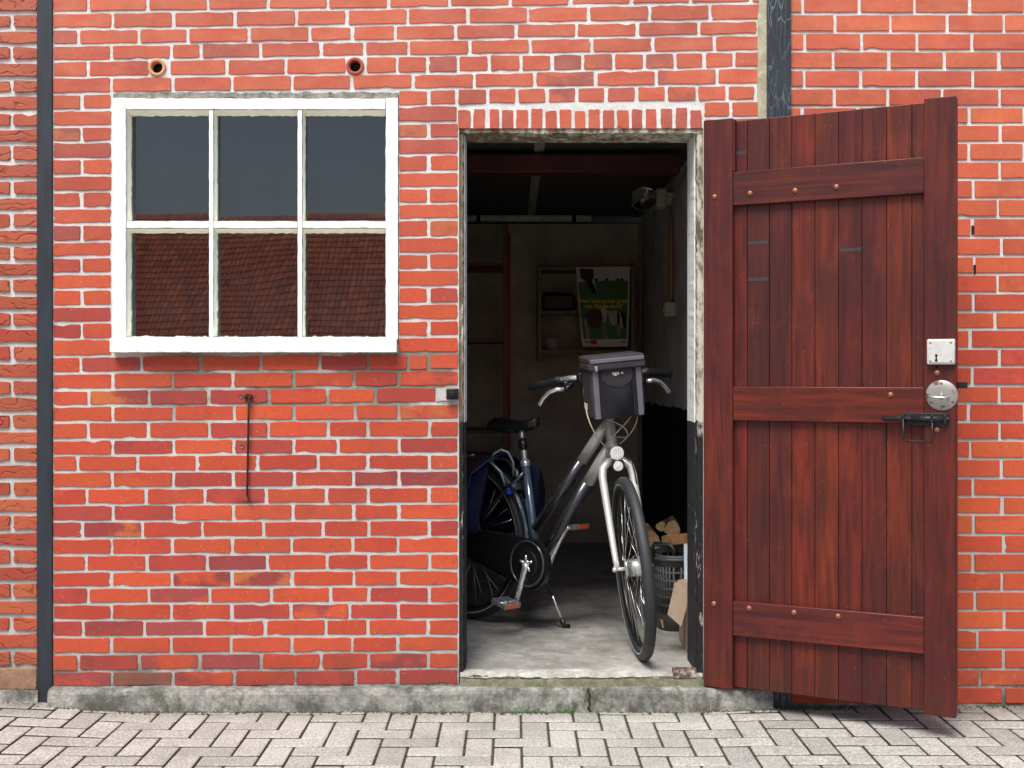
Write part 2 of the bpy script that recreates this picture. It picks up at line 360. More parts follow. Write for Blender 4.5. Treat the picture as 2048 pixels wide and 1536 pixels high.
CJ=[[161,282,401.5,521.7,639,736,816.6,857.5],[224.6,344.6,465.7,587,707.7,796.7],None,[225,348,468.6,587.4,710,797.3],[175.3,296.4,418,536.5,656,736,858.6],[224,347.3,466.4,587,675.6,797.3],[155.3,274,394,515.5,516,636.6,735.8,858],[224.6,345.7,466.4,588,707.4,797.8],[173,292,409.5,532.5,653,736,858],[225,347,466.4,585,707.4,797],[164.5,284,404,527,646,737,858.5],[223,344,464,582.7,705,795.6],[171.3,293.7,415,534,654.3,737,858.5],[222.6,343.4,463.5,584.3,707,796],[176,297,419.5,542.6,661,737.5,858],[222.6,342,463,581,699.4,796],[166.5,288,409,530,652,736,855],[222,342,461.7,583,703.5,794.7],[157,278,399,521.6,642,737,857],[224,346,469,590,711,794.7]]
CJ[6]=[155.3,274,394,515.5,636.6,735.8,858]
for k,jj in enumerate(CJ):
    if jj is None: row(wall,21+k,0,XL,871,[177.5,297.7,417,538,654.5,751])
    else: row(wall,21+k,0,XL,915,jj)
def pbox(mb,px0,px1,py0,py1,y0,y1,m=0,b=0): mb.box(wx(px0),wx(px1),y0,y1,wz(py1),wz(py0),m,None,b)
MY=.0035
for q in ((105,226,-360,1376),(226,797,-360,112),(226,294,112,156),(334,690,112,156),(730,797,112,156),(226,797,156,188),(226,797,690,1376),(797,918,-360,1376),(918,1407,-360,256),(1407,1528,-360,1376)):
    pbox(wall,q[0],q[1],q[2],q[3],MY,.10,1)
for px_,py_ in ((314,135),(710,132.5)):
    n=48; vs=[]
    x0_,x1_=(294,334) if px_<500 else (690,730)
    for i in range(n):
        a=2*math.pi*i/n; c_,s_=math.cos(a),math.sin(a); k=1/max(abs(c_),abs(s_)); 
        ox=(x1_-px_) if c_>0 else (px_-x0_); oy=(156-py_) if s_<0 else (py_-112)
        sx,sy=c_*k*ox,s_*k*oy
        vs.append((wx(px_+sx),MY,wz(py_-sy)))
    for i in range(n):
        a=2*math.pi*i/n; vs.append((wx(px_)+.030*math.cos(a),MY-.002,wz(py_)+.030*math.sin(a)))
    wall.add(vs,[(i,(i+1)%n,n+(i+1)%n,n+i) for i in range(n)],1)
# weathered cement fillet over the window and putty strip beside the post
fil=MB()
def rough(mb,px0,px1,py0,py1,y0,y1,m=0,jit=.9,n=None,seed=None):
    """board with wavering arrises; jitter in photo-plane units"""
    L=(px1-px0)>(py1-py0); n=n or max(3,int(max(px1-px0,py1-py0)/9)); vs=[]
    for i in range(n+1):
        t=i/n
        for (s_,d) in ((0,0),(1,0),(1,1),(0,1)):
            j=random.gauss(0,jit) if d==0 else 0; e=1.2*(1 if d==0 else 0)*(1 if s_==0 else -1)
            if L: x=px0+(px1-px0)*t; y=(py0 if s_==0 else py1)+j+e
            else: y=py0+(py1-py0)*t; x=(px0 if s_==0 else px1)+j+e
            vs.append((wx(x),y0 if d==0 else y1,wz(y)))
    fs=[]
    for i in range(n):
        for k in range(4): fs.append((i*4+k,i*4+(k+1)%4,(i+1)*4+(k+1)%4,(i+1)*4+k))
    fs.append((0,1,2,3)); fs.append((n*4+3,n*4+2,n*4+1,n*4)); mb.add(vs,fs,m)
rough(fil,228,796,184,198,-.001,.06,0,1.2)

PUTTY=m_conc('old_putty',(.40,.38,.26),(.62,.60,.45),.3,(.2,.17,.1),20)
FILM=m_conc('weathered_cement',(.20,.20,.17),(.48,.47,.42),.8,(.07,.07,.055),25)
REPM=m_conc('repair_mortar',(.42,.41,.38),(.6,.59,.56),.2,(.3,.29,.25),14)
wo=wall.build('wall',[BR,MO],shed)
fil.build('cement_fillet',FILM,shed)
fil=MB(); rough(fil,1514,1537,-200,1376,-.002,.06,0,.9,60); fil.build('putty_strip',PUTTY,shed)
fil=MB(); rough(fil,872,917,775,803,-.0005,.06,0,1.0); fil.build('mortar_patch',REPM,shed)
ck=MB(); pts=[(1178,1373),(1175,1383),(1181,1390),(1177,1398),(1180,1408),(1176,1416),(1182,1424)]
ck.add([(wx(x-w_,4.23),-.0535,wz(y,4.23)) for (x,y),w_ in zip(pts,(.8,1.4,1.8,1.5,1.8,2.6,2))]+[(wx(x+w_,4.23),-.0535,wz(y,4.23)) for (x,y),w_ in zip(pts,(.8,1,1.2,1.2,1.6,3,3))]+[(wx(x,4.23),-.046,wz(y,4.23)) for x,y in pts],[(i,i+1,i+8,i+7) for i in range(6)]+[(i,i+14,i+15,i+1) for i in range(6)]+[(i+7,i+8,i+15,i+14) for i in range(6)])
ck.build('plinth_crack',simple('crack_dirt',(.03,.03,.02),.95,0,.1,.5,90),shed)
# striker block let into the mortar at the jamb
st=MB(); pbox(st,893,917,777,799,-.022,.03,0,.004); st.box(wx(900),wx(911),-.028,-.02,wz(793),wz(783),0,None,.002)
IRON=simple('dark_iron',(.018,.018,.02),.45,.6,.5,.4,40,.3)
st.build('striker',IRON,shed)
# clay vents
CLAY=simple('fired_clay',(.56,.27,.14),.8,var=.25,sc=60); CLAYR=simple('red_clay',(.36,.07,.04),.8,var=.25,sc=60)
VENT_SHADE=simple('vent_shadow',(.01,.008,.007),.95)  # shade of the hollow painted on the vent's inner lining
for px,py,cm in ((314,135,CLAY),(710,132.5,CLAYR)):
    v=MB(); M=Matrix.Translation((wx(px),0,wz(py)))@Matrix.Rotation(R(90),4,'X')
    v.lathe([(.0195,-.022),(.0198,.001),(.0212,.0045),(.0295,.0050),(.0325,.002),(.0328,-.03)],32,0,M)
    v.lathe([(.0,-.12),(.019,-.12),(.0195,-.022)],24,1,M)
    v.build('vent_pipe',[cm,VENT_SHADE],shed)
# ---- window
win=empty('window',(0,0,0),shed)
fr=MB(); FY,GY=-.010,.050
rough(fr,226,254,197,680,FY,.07,0,.28); rough(fr,771,797,197,680,FY,.07,0,.28)
rough(fr,254,771,197,220,FY+.0004,.07,0,.35); rough(fr,254,771,673,681,FY+.0004,.07,0,.3)
fr.build('frame',WHITE,win)
sill=MB(); 
vs=[];n=90
for i in range(n+1):
    x=wx(227.5+567.5*i/n); j=random.gauss(0,.0008)
    vs+=[(x,.06,wz(674)),(x,-.034,wz(678)),(x,-.042,wz(680)),(x,-.042,wz(704)+j),(x,-.036,wz(705.5)+j),(x,.06,wz(705))]
fs=[]
for i in range(n):
    for k in range(6): fs.append((i*6+k,i*6+(k+1)%6,(i+1)*6+(k+1)%6,(i+1)*6+k))
fs+=[tuple(range(6)),tuple(n*6+k for k in range(6))[::-1]]
sill.add(vs,fs); sill.build('sill',WHITE,win)
bars=[(418,428,220,673),(595,605.5,220,673)]
for a,b,c,d in bars:
    m=MB(); rough(m,a,b,c,d,FY+.004,.066,0,.3); m.build('glazing_bar',WHITE,win)
for a,b in ((254,418),(428,595),(605.5,771)):
    m=MB(); rough(m,a,b,441.5,457,FY+.005,.066,0,.4); m.build('glazing_bar',WHITE,win)
# bevelled putty round each pane, then the pane
cells=[]
XS=((254,418),(428,595),(605.5,771)); YS=((220,441.5),(457,673))
kz=(DC+GY)/DC
def putty(mb,x0,x1,y0,y1):
    # slopes from bar arris back to the glass, wavering at the inner line
    lw,tw,rw,bw=.6,6.3,2.6,1.0
    def P(x,y,yy): return (wx(x),yy,wz(y))
    cor_o=[(x0,y0),(x1,y0),(x1,y1),(x0,y1)]; cor_i=[(x0+lw,y0+tw),(x1-rw,y0+tw),(x1-rw,y1-bw),(x0+lw,y1-bw)]
    for e in range(4):
        a,b=cor_o[e],cor_o[(e+1)%4]; c,d=cor_i[e],cor_i[(e+1)%4]; n=26; vs=[]
        for i in range(n+1):
            t=i/n; o=(a[0]+(b[0]-a[0])*t,a[1]+(b[1]-a[1])*t); q=[c[0]+(d[0]-c[0])*t,c[1]+(d[1]-c[1])*t]
            j=random.gauss(0,.55) if 0<i<n else 0
            if e%2==0: q[1]+=j
            else: q[0]+=j
            vs+=[P(o[0],o[1],FY+.012),P(q[0],q[1],GY-.001)]
        mb.add(vs,[(2*i,2*i+1,2*i+3,2*i+2) for i in range(n)],0 if e in(0,) else 0)
def m_glass():
    t=NT('old_window_glass'); t.t.nodes.remove(t.b)
    g=t.n('ShaderNodeBsdfGlossy'); g.inputs['Roughness'].default_value=.012; g.inputs['Color'].default_value=(.86,.93,1,1)
    tr=t.n('ShaderNodeBsdfTransparent'); tr.inputs[0].default_value=(.4,.45,.45,1)
    f=t.n('ShaderNodeFresnel'); f.inputs[0].default_value=1.82
    mx=t.n('ShaderNodeMixShader'); t.l(f.outputs[0],mx.inputs[0]); t.l(tr.outputs[0],mx.inputs[1]); t.l(g.outputs[0],mx.inputs[2])
    df=t.n('ShaderNodeBsdfDiffuse'); df.inputs[0].default_value=(.09,.15,.21,1)
    m2=t.n('ShaderNodeMixShader'); t.l(t.rng(t.noise(6,6,.7),.35,.75,.0,.03),m2.inputs[0]); t.l(mx.outputs[0],m2.inputs[1]); t.l(df.outputs[0],m2.inputs[2])  # dirt film; its bluish blotches also paint in a cloudy sky reflection
    t.l(m2.outputs[0],t.t.nodes['Material Output'].inputs[0]); return t.m
GLASS=m_glass()
tilts=[[(.0,.0),(.0012,.0006),(.0,-.0004)],[(-.0005,0),(.0008,.0024),(-.0044,.0006)]]
for r_,(y0,y1) in enumerate(YS):
    for c_,(x0,x1) in enumerate(XS):
        m=MB(); putty(m,x0,x1,y0,y1); m.build('putty',CREAM,win)
        g=MB(); n=20; ph=[random.uniform(0,6) for _ in range(6)]; A=.000045*(1.0,1.4,1.)[c_]
        X0,X1,Z0,Z1=wx(x0-1),wx(x1+1),wz(y1+1),wz(y0-1); vs=[]
        tz,tx=tilts[r_][c_]
        for i in range(n+1):
            for j in range(n+1):
                u,v=i/n,j/n
                d=A*(math.sin(u*4.2+ph[0]+v*2)+.8*math.sin(v*5.5+ph[1]+u*1.7)+.4*math.sin(u*8+ph[2])+.3*math.sin(v*11+u*3+ph[3]))+((-.0003,-.0009,-.0003)[c_]*(u-.5)*(v-.5) if r_ else 0)
                vs.append((X0+(X1-X0)*u,GY+d+tz*(v-.5)*(Z1-Z0)+tx*(u-.5)*(X1-X0),Z0+(Z1-Z0)*v))
        g.add(vs,[(i*(n+1)+j,(i+1)*(n+1)+j,(i+1)*(n+1)+j+1,i*(n+1)+j+1) for i in range(n) for j in range(n)],0,True)
        g.build('pane',GLASS,win)
bb=MB(); pbox(bb,235,790,205,680,.11,.125); bb.build('added_light_block',simple('added_light_block',(.02,.022,.022),.8),win)  # board added behind the panes to keep window light out of the room
# ---- plinth and threshold
pl=MB(); 
def gz(x):
    P=[(-3.5,.03),(-1.85,.03),(-1.62,.018),(-1.35,.002),(.6,.0),(.9,.010),(1.8,.008),(4,.01)]
    for (a,za),(b,zb) in zip(P,P[1:]):
        if a<=x<=b: return za+(zb-za)*(x-a)/(b-a)
    return P[0][1] if x<P[0][0] else P[-1][1]
def strip(mb,X0,X1,prof,n,jit,m=0,top=None):
    """run a (y,z) profile along x with broken, uneven arrises"""
    vs=[];k=len(prof)
    lo=0; ls=[0]*k
    for i in range(n+1):
        x=X0+(X1-X0)*i/n; lo=.8*lo+random.gauss(0,jit*.5)
        for e_,(y,z,jj) in enumerate(prof):
            ls[e_]=.75*ls[e_]+random.gauss(0,jit*.45); vs.append((x,y+(ls[e_]*.7+lo*.4)*jj,z+(ls[e_]*.8+lo*.5)*jj))
    fs=[(i*k+q,i*k+q+1,(i+1)*k+q+1,(i+1)*k+q) for i in range(n) for q in range(k-1)]
    fs+=[tuple(range(k)),tuple(n*k+q for q in range(k))[::-1]]
    mb.add(vs,fs,m)
zt=wz(1371)
strip(pl,wx(106),wx(918),[(.09,zt-.002,0),(-.030,zt-.003,.6),(-.046,zt-.009,1),(-.052,zt-.02,1),(-.054,.03,1),(-.056,-.05,0),(.09,-.05,0)],200,.0013)
strip(pl,wx(918),wx(1540),[(.02,zt+.002,0),(-.038,zt+.001,.6),(-.046,zt-.005,1),(-.050,zt-.016,1),(-.052,.03,1),(-.053,-.05,0),(.02,-.05,0)],160,.0018)
pl.build('plinth',PLINTH,shed)
th=MB(); FLZ=.128
strip(th,wx(920),wx(1405),[(.05,FLZ-.0002,0),(.02,FLZ-.001,.5),(.004,FLZ-.004,1),(-.002,FLZ-.016,1.2),(.004,FLZ-.024,1),(.05,FLZ-.024,0)],110,.0022)
th.build('threshold',SLAB,shed)
ms=MB(); strip(ms,wx(920),wx(1407),[(.05,FLZ-.022,0),(.004,FLZ-.022,.6),(-.010,FLZ-.028,1),(-.018,zt+.004,1.5),(-.024,zt-.01,1),(.05,zt-.02,0)],140,.0028)
ms.build('mossy_ledge',MOSSY,shed)
wd=MB(); RW=simple('rotten_wood',(.09,.055,.04),.9,var=.7,sc=70,bump=.9,dark=(.45,.40,.34))
rough(wd,1346,1393,1338,1356,-.004,.03,0,1.6); wd.build('rotten_sill_block',RW,shed)
wd=MB(); rough(wd,935,975,1350,1355,-.003,.03,0,.8); wd.build('rotten_sill_splinter',RW,shed)
# ---- door frame: white above, tarred below, badly weathered
def m_jamb():
    t=NT('weathered_jamb_paint'); x,y,z=t.pos()
    gr=t.noise(30,6,.75,t.map((1,1,.22))); pe=t.noise(15,6,.75,t.map((1.5,1,.45),loc=(3,3,1)))
    wdc=t.mix(t.rng(gr,.3,.7),(.045,.03,.018),(.30,.24,.16))
    side=t.rng(t.math('ABSOLUTE',x),.20,.66)
    up=t.mix(t.ramp(t.math('ADD',pe,t.rng(x,-.2,.66,-.10,.03)),.44,.56),wdc,(.52,.50,.42))
    lowc=t.mix(t.ramp(pe,.56,.64),(.014,.013,.013),(.40,.38,.34))
    k=t.math('LESS_THAN',t.math('ADD',z,t.math('MULTIPLY',t.noise(20,4),.05)),wz(843)+.025)
    return t.out(t.mix(k,up,lowc),.8,t.bump(gr,.9,.004),0,.3)
def m_reveal():
    t=NT('white_tarred_reveal'); x,y,z=t.pos()
    gr=t.noise(12,6,.7,t.map((1,1,.5)))
    up=t.mix(t.ramp(gr,.56,.72),(.74,.75,.74),(.45,.43,.38))
    k=t.math('LESS_THAN',t.math('ADD',z,t.math('MULTIPLY',t.noise(30,4),.012)),wz(845)+.006)
    return t.out(t.mix(k,up,t.mix(t.ramp(gr,.62,.68),(.022,.022,.026),(.35,.35,.34))),.7,t.bump(gr,.3,.003),0,.3)
JAMB=m_jamb(); REV=m_reveal()
df=MB()
# left jamb, right jamb, head: front strips rough, reveals smoother
rough(df,915,927,256,1356,.012,.05,0,1.0); rough(df,1394,1409,258,1353,.010,.05,0,1.1)
rough(df,915,1409,249,266,.008,.05,0,.9)
rough(df,908,930,250,1356,.045,.175,1,.5); rough(df,1391,1412,250,1353,.045,.20,1,.5)
rough(df,920,1400,250,267,.05,.17,0,.8)
df.build('door_frame',[JAMB,REV],shed)
# ---- the open door (local: x along the leaf from the hinge, y into its thickness, z up)
DA=R(-26.3); HP=Vector((.6845,4.25-DC,0))
door=empty('door',HP,shed); door.rotation_euler=(0,0,DA); door['label']='dark red wooden plank door swung open'
cu,su=math.cos(DA),math.sin(DA)
def du(px,r=0.):
    # along-leaf coordinate seen at this column on a plane r behind the leaf's face
    k=(px-CX)/FPX; ax=HP.x-su*r; ay=DC+HP.y+cu*r
    return (k*ay-ax)/(cu-k*su)
def dz(px,py,r=0.):
    u=du(px,r); Z=DC+HP.y+su*u+cu*r; return wz(py,Z)
TOP=wz(243,4.25); BOT=wz(1372,4.25)
def tint(): 
    g=random.uniform(.75,1.35); return (g*random.uniform(.92,1.1),g*random.uniform(.85,1.15),g*random.uniform(.85,1.2))
edges=[1461,1494.6,1538.6,1583.6,1629.6,1677,1724,1773,1823.7,1850]
RP=.024
BLUEG=simple('blue_grey_filler',(.022,.026,.032),.7,var=.6,sc=90,dark=(.06,.012,.01))
TT=[(1.0,.9,.95),(.72,.95,1.0),(.75,.9,1.),(1.15,1.1,1.),(1.12,1.25,.95),(.9,.9,1.0),(.85,.95,1.05),(1.1,1.25,1.0),(.85,1.05,1.)]
for i,(a,b) in enumerate(zip(edges,edges[1:])):
    m=MB(); m.col=TT[i]
    u0,u1=du(a,RP)-(.02 if i==0 else 0),du(b,RP)+(.02 if i==8 else 0)
    m.rbox(u0+.0006,u1-.0006,RP+random.uniform(-.0004,.0004),RP+.02,BOT+.004-.006*(u0/.8),TOP-.004,.0022,0,None,2,False)
    for (pa,py) in ((1471,306),(1516,485),(1516,558),(1700,499)):
        if a<pa<b: m.box(max(u0,du(max(a,1466),RP))+.003,u1-.003,RP-.0008,RP+.003,dz(pa,py+4,RP),dz(pa,py-3,RP),1)
    m.build('plank',[WOODZ,BLUEG],door)
def stile(u0,u1,z0,z1,y0=0,th=.045,c=(1,1,1)):
    m=MB(); m.col=c; m.rbox(u0,u1,y0,th,z0,z1,.0025,0); m.build('stile',WOODZ,door)
stile(.0,du(1465),BOT,TOP+.003,0,.045,(.85,.95,1.05)); 
UF=du(1912.5)
stile(du(1848),UF,dz(1912,1437),dz(1912,191),0,.052,(.85,.92,1.05))
def rail(pa,pb,pya,pyb,c):
    # pa/pb: y of top and bottom at x=1463; pya/pyb at x=1848
    m=MB(); m.col=c; r=.003; ua,ub=du(1465)+.0005,du(1848)-.0005
    zt_=(dz(1466,pa,r)+dz(1847,pya,r))/2; zb_=(dz(1466,pb,r)+dz(1847,pyb,r))/2
    m.rbox(ua,ub,r,RP,zb_,zt_,.0025,0); m.build('rail',WOODX,door)
rail(348,415,310,382,(.8,1.0,1.1)); rail(775,842,773,846,(1.15,1.1,.9)); rail(1200,1268.5,1237.5,1311,(.95,1.1,1.3))
m=MB(); m.box(du(1463.5)+.0004,du(1469),.006,RP,dz(1465,343,.01),TOP-.001,0); m.col=(1,1,1); m.build('batten',WOODZ,door)
COPPER=simple('dull_copper',(.28,.11,.06),.45,.5,.5,.35,200,.2)
for px,py,r in ((1429,394,0),(1500,387,.003),(1590,381.5,.003),(1672.5,374,.003),(1781,790,.003),(1874,746,0),(1874,860,0),(1427.5,1208,0),(1498,1217,.003),(1588,1225.5,.003),(1676,1233,.003)):
    m=MB(); M=Matrix.Translation((du(px,r),r,dz(px,py,r)))@Matrix.Rotation(R(90),4,'X')
    m.lathe([(.0105,-.002),(.010,.0015),(.007,.0045),(.003,.006),(0,.0063)],16,0,M); m.build('rivet',COPPER,door)
def m_oldwhite(n,base,rust,thr=.6,rough=.55,metal=0.):
    t=NT(n); a=t.noise(22,7,.75); g=t.noise(9,5,.7,t.map(loc=(3,1,1)))
    c=t.mix(t.rng(g,.3,.7),base,tuple(q*.72 for q in base)); c=t.mix(t.ramp(a,thr,thr+.06),c,rust)
    return t.out(c,rough,t.bump(a,.4,.001),metal,.5)
LOCKM=m_oldwhite('chipped_white_lock_paint',(.62,.63,.60),(.16,.07,.025),.62)
GALV=m_oldwhite('rusty_galvanised',(.36,.36,.33),(.12,.06,.03),.55,.38,.55)
u0,u1=du(1853.5,-.016),du(1910,-.016); z0,z1=dz(1882,729,-.016),dz(1882,678,-.016)
m=MB(); m.rbox(u0,u1,-.018,0,z0,z1,.005,0,None,3); m.rbox(u0+.007,u1-.002,-.0195,-.016,z0+.006,z1-.006,.001,0)
for q,s_ in ((u0+.012,z0+.012),(u0+.012,z1-.011),(u1-.012,z0+.012),(u1-.012,z1-.011)): m.lathe([(.0045,-.001),(.004,.0015),(0,.002)],10,1,Matrix.Translation((q,-.0185,s_))@Matrix.Rotation(R(90),4,'X'))
kx,kz_=u0+.030,z0+.022
m.lathe([(0,.0022),(.0042,.0022),(.0042,-.002)],14,2,Matrix.Translation((kx,-.0185,kz_+.008))@Matrix.Rotation(R(90),4,'X')); m.box(kx-.0022,kx+.0022,-.0208,-.018,kz_-.011,kz_+.008,2); m.box(kx-.004,kx+.004,-.0207,-.018,kz_-.012,kz_-.005,2)
BLK=simple('black_void',(.004,.004,.004),.9)
m.build('lock_case',[LOCKM,GALV,BLK],door)
m=MB(); m.lathe([(0,.001),(.0045,.001),(.0045,-.001)],12,0,Matrix.Translation((du(1874),0,dz(1874,734)))@Matrix.Rotation(R(90),4,'X')); m.build('keyhole',BLK,door)
uc,zc=du(1883.5),dz(1883.5,791); rr=(dz(1883.5,760)-dz(1883.5,822))/2
m=MB(); MM=Matrix.Translation((uc,0,zc))@Matrix.Rotation(R(90),4,'X')
m.lathe([(rr,0),(rr,.002),(rr*.93,.0045),(rr*.5,.006),(0,.0065)],40,0,MM)
for q in (90,215,330): m.lathe([(.004,.003),(.004,.006),(0,.008)],10,1,Matrix.Translation((uc+rr*.78*math.cos(R(q)),0,zc+rr*.78*math.sin(R(q))))@Matrix.Rotation(R(90),4,'X'))
m.lathe([(0,.010),(.0045,.010),(.0045,.004)],12,2,MM)
m.tube([(uc-.046,-.006,zc-.005),(uc-.043,-.016,zc-.005),(uc-.02,-.021,zc-.006),(uc+.006,-.021,zc-.007),(uc+.020,-.016,zc-.007),(uc+.022,-.006,zc-.007)],.0036,8,3)
m.box(uc-.006,uc+.006,-.014,-.004,zc-.005,zc+.006,3,None,.001)
m.build('ring_handle',[GALV,COPPER,BLK,simple('worn_steel',(.5,.5,.5),.3,.9,.5,.2,60)],door)
BOLT=simple('blue_black_iron',(.022,.025,.03),.42,.5,.5,.5,60,.4)
m=MB(); r=-.012
ua,ub=du(1764,r),du(1898,r); zb=dz(1830,838,r)
m.box(du(1803,0),du(1896,0),-.005,0,zb-.021,zb+.020,0,None,.0015)
m.tube([(ua,r,zb+.001),(ua+.003,r,zb+.001),(ub-.002,r,zb+.001),(ub,r,zb+.001)],[.004,.0075,.0075,.007],12,0)
m.tube([(du(1822,r),r-.001,zb+.001),(du(1893,r),r-.001,zb+.001)],.0105,12,0)
for px in (1806,1864,1891): m.box(du(px,r)-.005,du(px,r)+.005,-.024,0,zb-.015,zb+.015,0,None,.002)
x0,x1=du(1807,-.02),du(1864,-.02); zl=dz(1835,883,-.02)
m.tube([(x0,-.024,zb),(x0,-.024,zl+.008),(x0+.004,-.022,zl),(x1-.006,-.022,zl),(x1-.001,-.024,zl+.008),(x1+.002,-.024,zb-.012)],.0032,8,0)
m.build('slide_bolt',BOLT,door)
m=MB(); m.box(UF-.01,UF+.032,.022,.034,dz(1918,777),dz(1918,764),0,None,.001); m.build('latch_tongue',IRON,door)
for pz in ():
    m=MB(); z=wz(pz,4.25); m.tube([(-.004,.03,z-.06),(-.004,.03,z+.06)],.009,10,0); m.box(-.03,.0,.03,.036,z-.05,z+.05,0); m.build('hinge',IRON,door)
# ---- inside of the shed
XRW=.84; ZB=7.65; CEIL=CAMH+1.045
def m_inner(name,up,lo,zs):
    t=NT(name); x,y,z=t.pos(); n=t.noise(4,7,.7); f=t.noise(40,5,.7)
    u=t.mix(t.rng(n,.35,.7),up,tuple(q*.55 for q in up))
    k=t.math('LESS_THAN',t.math('ADD',z,t.math('MULTIPLY',t.noise(12,5),.06)),zs+.03)
    return t.out(t.mix(k,u,t.mix(t.rng(n,.3,.7),lo,tuple(q*.5 for q in lo))),.9,t.bump(f,.5,.004),0,.2)
IW=m_inner('whitewashed_inner_wall',(.85,.84,.81),(.020,.020,.022),CAMH-.155); IB=m_inner('dirty_inner_wall',(.62,.57,.46),(.55,.50,.40),.3)
DK=simple('sooty_ceiling',(.075,.07,.065),.9)
m=MB(); m.box(XRW,XRW+.1,.10,ZB-DC+.1,.0,CEIL+.1); m.build('inner_wall',IW,shed)
m=MB(); m.box(-1.7,XRW-.001,ZB-DC,ZB-DC+.1,.0,wz(448,ZB)); m.build('inner_wall',IB,shed)
m=MB(); m.box(-1.75,-1.62,.102,ZB-DC+.09,.0,CEIL+.1); m.build('inner_wall',IB,shed)
m=MB(); m.box(wx(1410)+.0,XRW,.101,.18,.0,CEIL); m.box(-1.6,wx(912),.126,.18,0,CEIL); m.box(wx(912),wx(1410),.101,.17,wz(251),CEIL); m.build('inner_lining',IB,shed)
m=MB(); m.box(-1.8,XRW+.2,.05,ZB-DC+.5,CEIL,CEIL+.12); m.box(-1.8,XRW+.2,ZB-DC+.35,ZB-DC+.5,0,CEIL); m.build('ceiling',DK,shed)
m=MB(); m.box(-1.62,.765,1.12,1.22,wz(345,5.40),CEIL-.03,0,None,.004); m.build('beam',simple('oxblood_beam_paint',(.075,.011,.010),.5,0,.5,.4,12,.3,(.05,.01,.01)),shed)
m=MB(); m.box(.10,.145,.2,3.3,CEIL-.012,CEIL+.01); m.build('ceiling_batten',simple('pale_batten',(.40,.38,.34),.7),shed)
fl=MB(); fl.box(-1.7,XRW+.02,.0505,ZB-DC+.3,-.05,FLZ-.0005); tag(fl.build('floor',FLOORM),kind='structure')
# roof slab and outer corner of the shed above the picture
m=MB(); m.box(wx(100),wx(1560),-.25,ZB-DC+.8,wz(-440),wz(-440)+.15,0,None,.01); m.build('roof',DK,shed)
# things fixed inside
t=tag(empty('steam_pipe',(0,3.26,0)),'cream horizontal pipe with clamps under the ceiling at the back','pipe')
m=MB(); m.tube([(-1.6,0,wz(436.5,7.54)),(wx(1182,7.54),0,wz(436.5,7.54))],.022,14); m.build('tube',simple('cream_pipe',(.80,.77,.60),.7,0,.4,.3,30),t)
for px in (957,1148):
    m=MB(); m.tube([(wx(px,7.54)-.012,0,wz(436.5,7.54)),(wx(px,7.54)+.012,0,wz(436.5,7.54))],.027,14); m.box(wx(px,7.54)-.01,wx(px,7.54)+.01,-.004,.004,wz(430,7.54),CEIL); m.build('clamp',IRON,t)
m=MB(); Zc=7.58
m.rbox(wx(1277,Zc),wx(1284,Zc),Zc-DC,Zc-DC+.03,FLZ,wz(450,Zc),.003,0); tag(m.build('corner_board',simple('flaking_corner_board',(.36,.27,.20),.8,0,.4,.3,7,.4,(.25,.09,.06))),'narrow pale upright board in the far right corner','board')
# red rack at the back left
RED=simple('red_rack_paint',(.19,.017,.012),.5,0,.5,.3,10)
t=tag(empty('shelf_rack',(0,6.7-DC,0)),'dark red upright shelf rack standing at the back left','shelving')
Zr=6.7
for px in (1006,700):
    m=MB(); m.rbox(wx(px,Zr),wx(px+11,Zr),0,.03,FLZ,wz(448,Zr),.002); m.build('upright',RED,t)
    m=MB(); m.rbox(wx(px,Zr)+.01,wx(px+11,Zr)+.01,.45,.48,FLZ,wz(448,Zr),.002); m.build('upright',RED,t)
for py in (525,678,860):
    m=MB(); m.rbox(wx(700,Zr),wx(1006,Zr)-.001,.004,.47,wz(py+6,Zr),wz(py,Zr),.002); m.build('shelf',RED,t)
# wall shelf unit
Z2=7.34; Y2=Z2-DC
SH=simple('grey_green_steel',(.15,.17,.12),.5,.4,.5,.3,20); SHB=simple('pale_shelf_board',(.42,.33,.20),.7,0,.4,.35,120)
t=tag(empty('wall_shelf',(0,Y2,wz(712,Z2))),'open steel wall shelf with two pale boards behind the poster','shelf'); zz=wz(712,Z2)
for px in (1076,1262):
    for dy in (0,.25):
        m=MB(); m.box(wx(px,Z2),wx(px+7,Z2),dy,dy+.02,(-.02 if dy==0 else -.03),wz(533,Z2)-zz,0,None,.002); m.build('post',SH,t)
m=MB(); m.box(wx(1077,Z2),wx(1268,Z2),-.002,.27,wz(540,Z2)-zz,wz(534,Z2)-zz); m.build('top_rail',SH,t)
for py in (621,700.5):
    m=MB(); m.box(wx(1083,Z2),wx(1262,Z2),.003,.27,wz(py+5.5,Z2)-zz,wz(py,Z2)-zz,0,None,.001)
    for k in range(34): m.box(wx(1085+k*5.2,Z2),wx(1087+k*5.2,Z2),.0,.003,wz(py+4.6,Z2)-zz,wz(py+1,Z2)-zz,1)
    m.build('shelf_board',[SHB,simple('perforation',(.08,.05,.03),.9)],t)
m=MB(); m.rbox(wx(1086,Z2),wx(1150,Z2),Y2+.05,Y2+.25,wz(620.5,Z2),wz(584,Z2),.02); m.rbox(wx(1089,Z2),wx(1147,Z2),Y2+.045,Y2+.055,wz(616,Z2),wz(590,Z2),.004); tag(m.build('storage_box',simple('black_plastic',(.008,.008,.012),.45)),'black rounded case on the upper wall shelf board','case')
m=MB(); M=Matrix.Translation((wx(1107,Z2),Y2+.07,wz(700,Z2))); m.lathe([(0,.001),(.038,.001),(.044,.072),(.046,.073),(.041,.07),(.036,.006),(0,.006)],28,0,M); tag(m.build('plastic_cup',simple('pale_plastic',(.55,.52,.50),.5)),'pale plastic cup on the lower wall shelf board','cup')
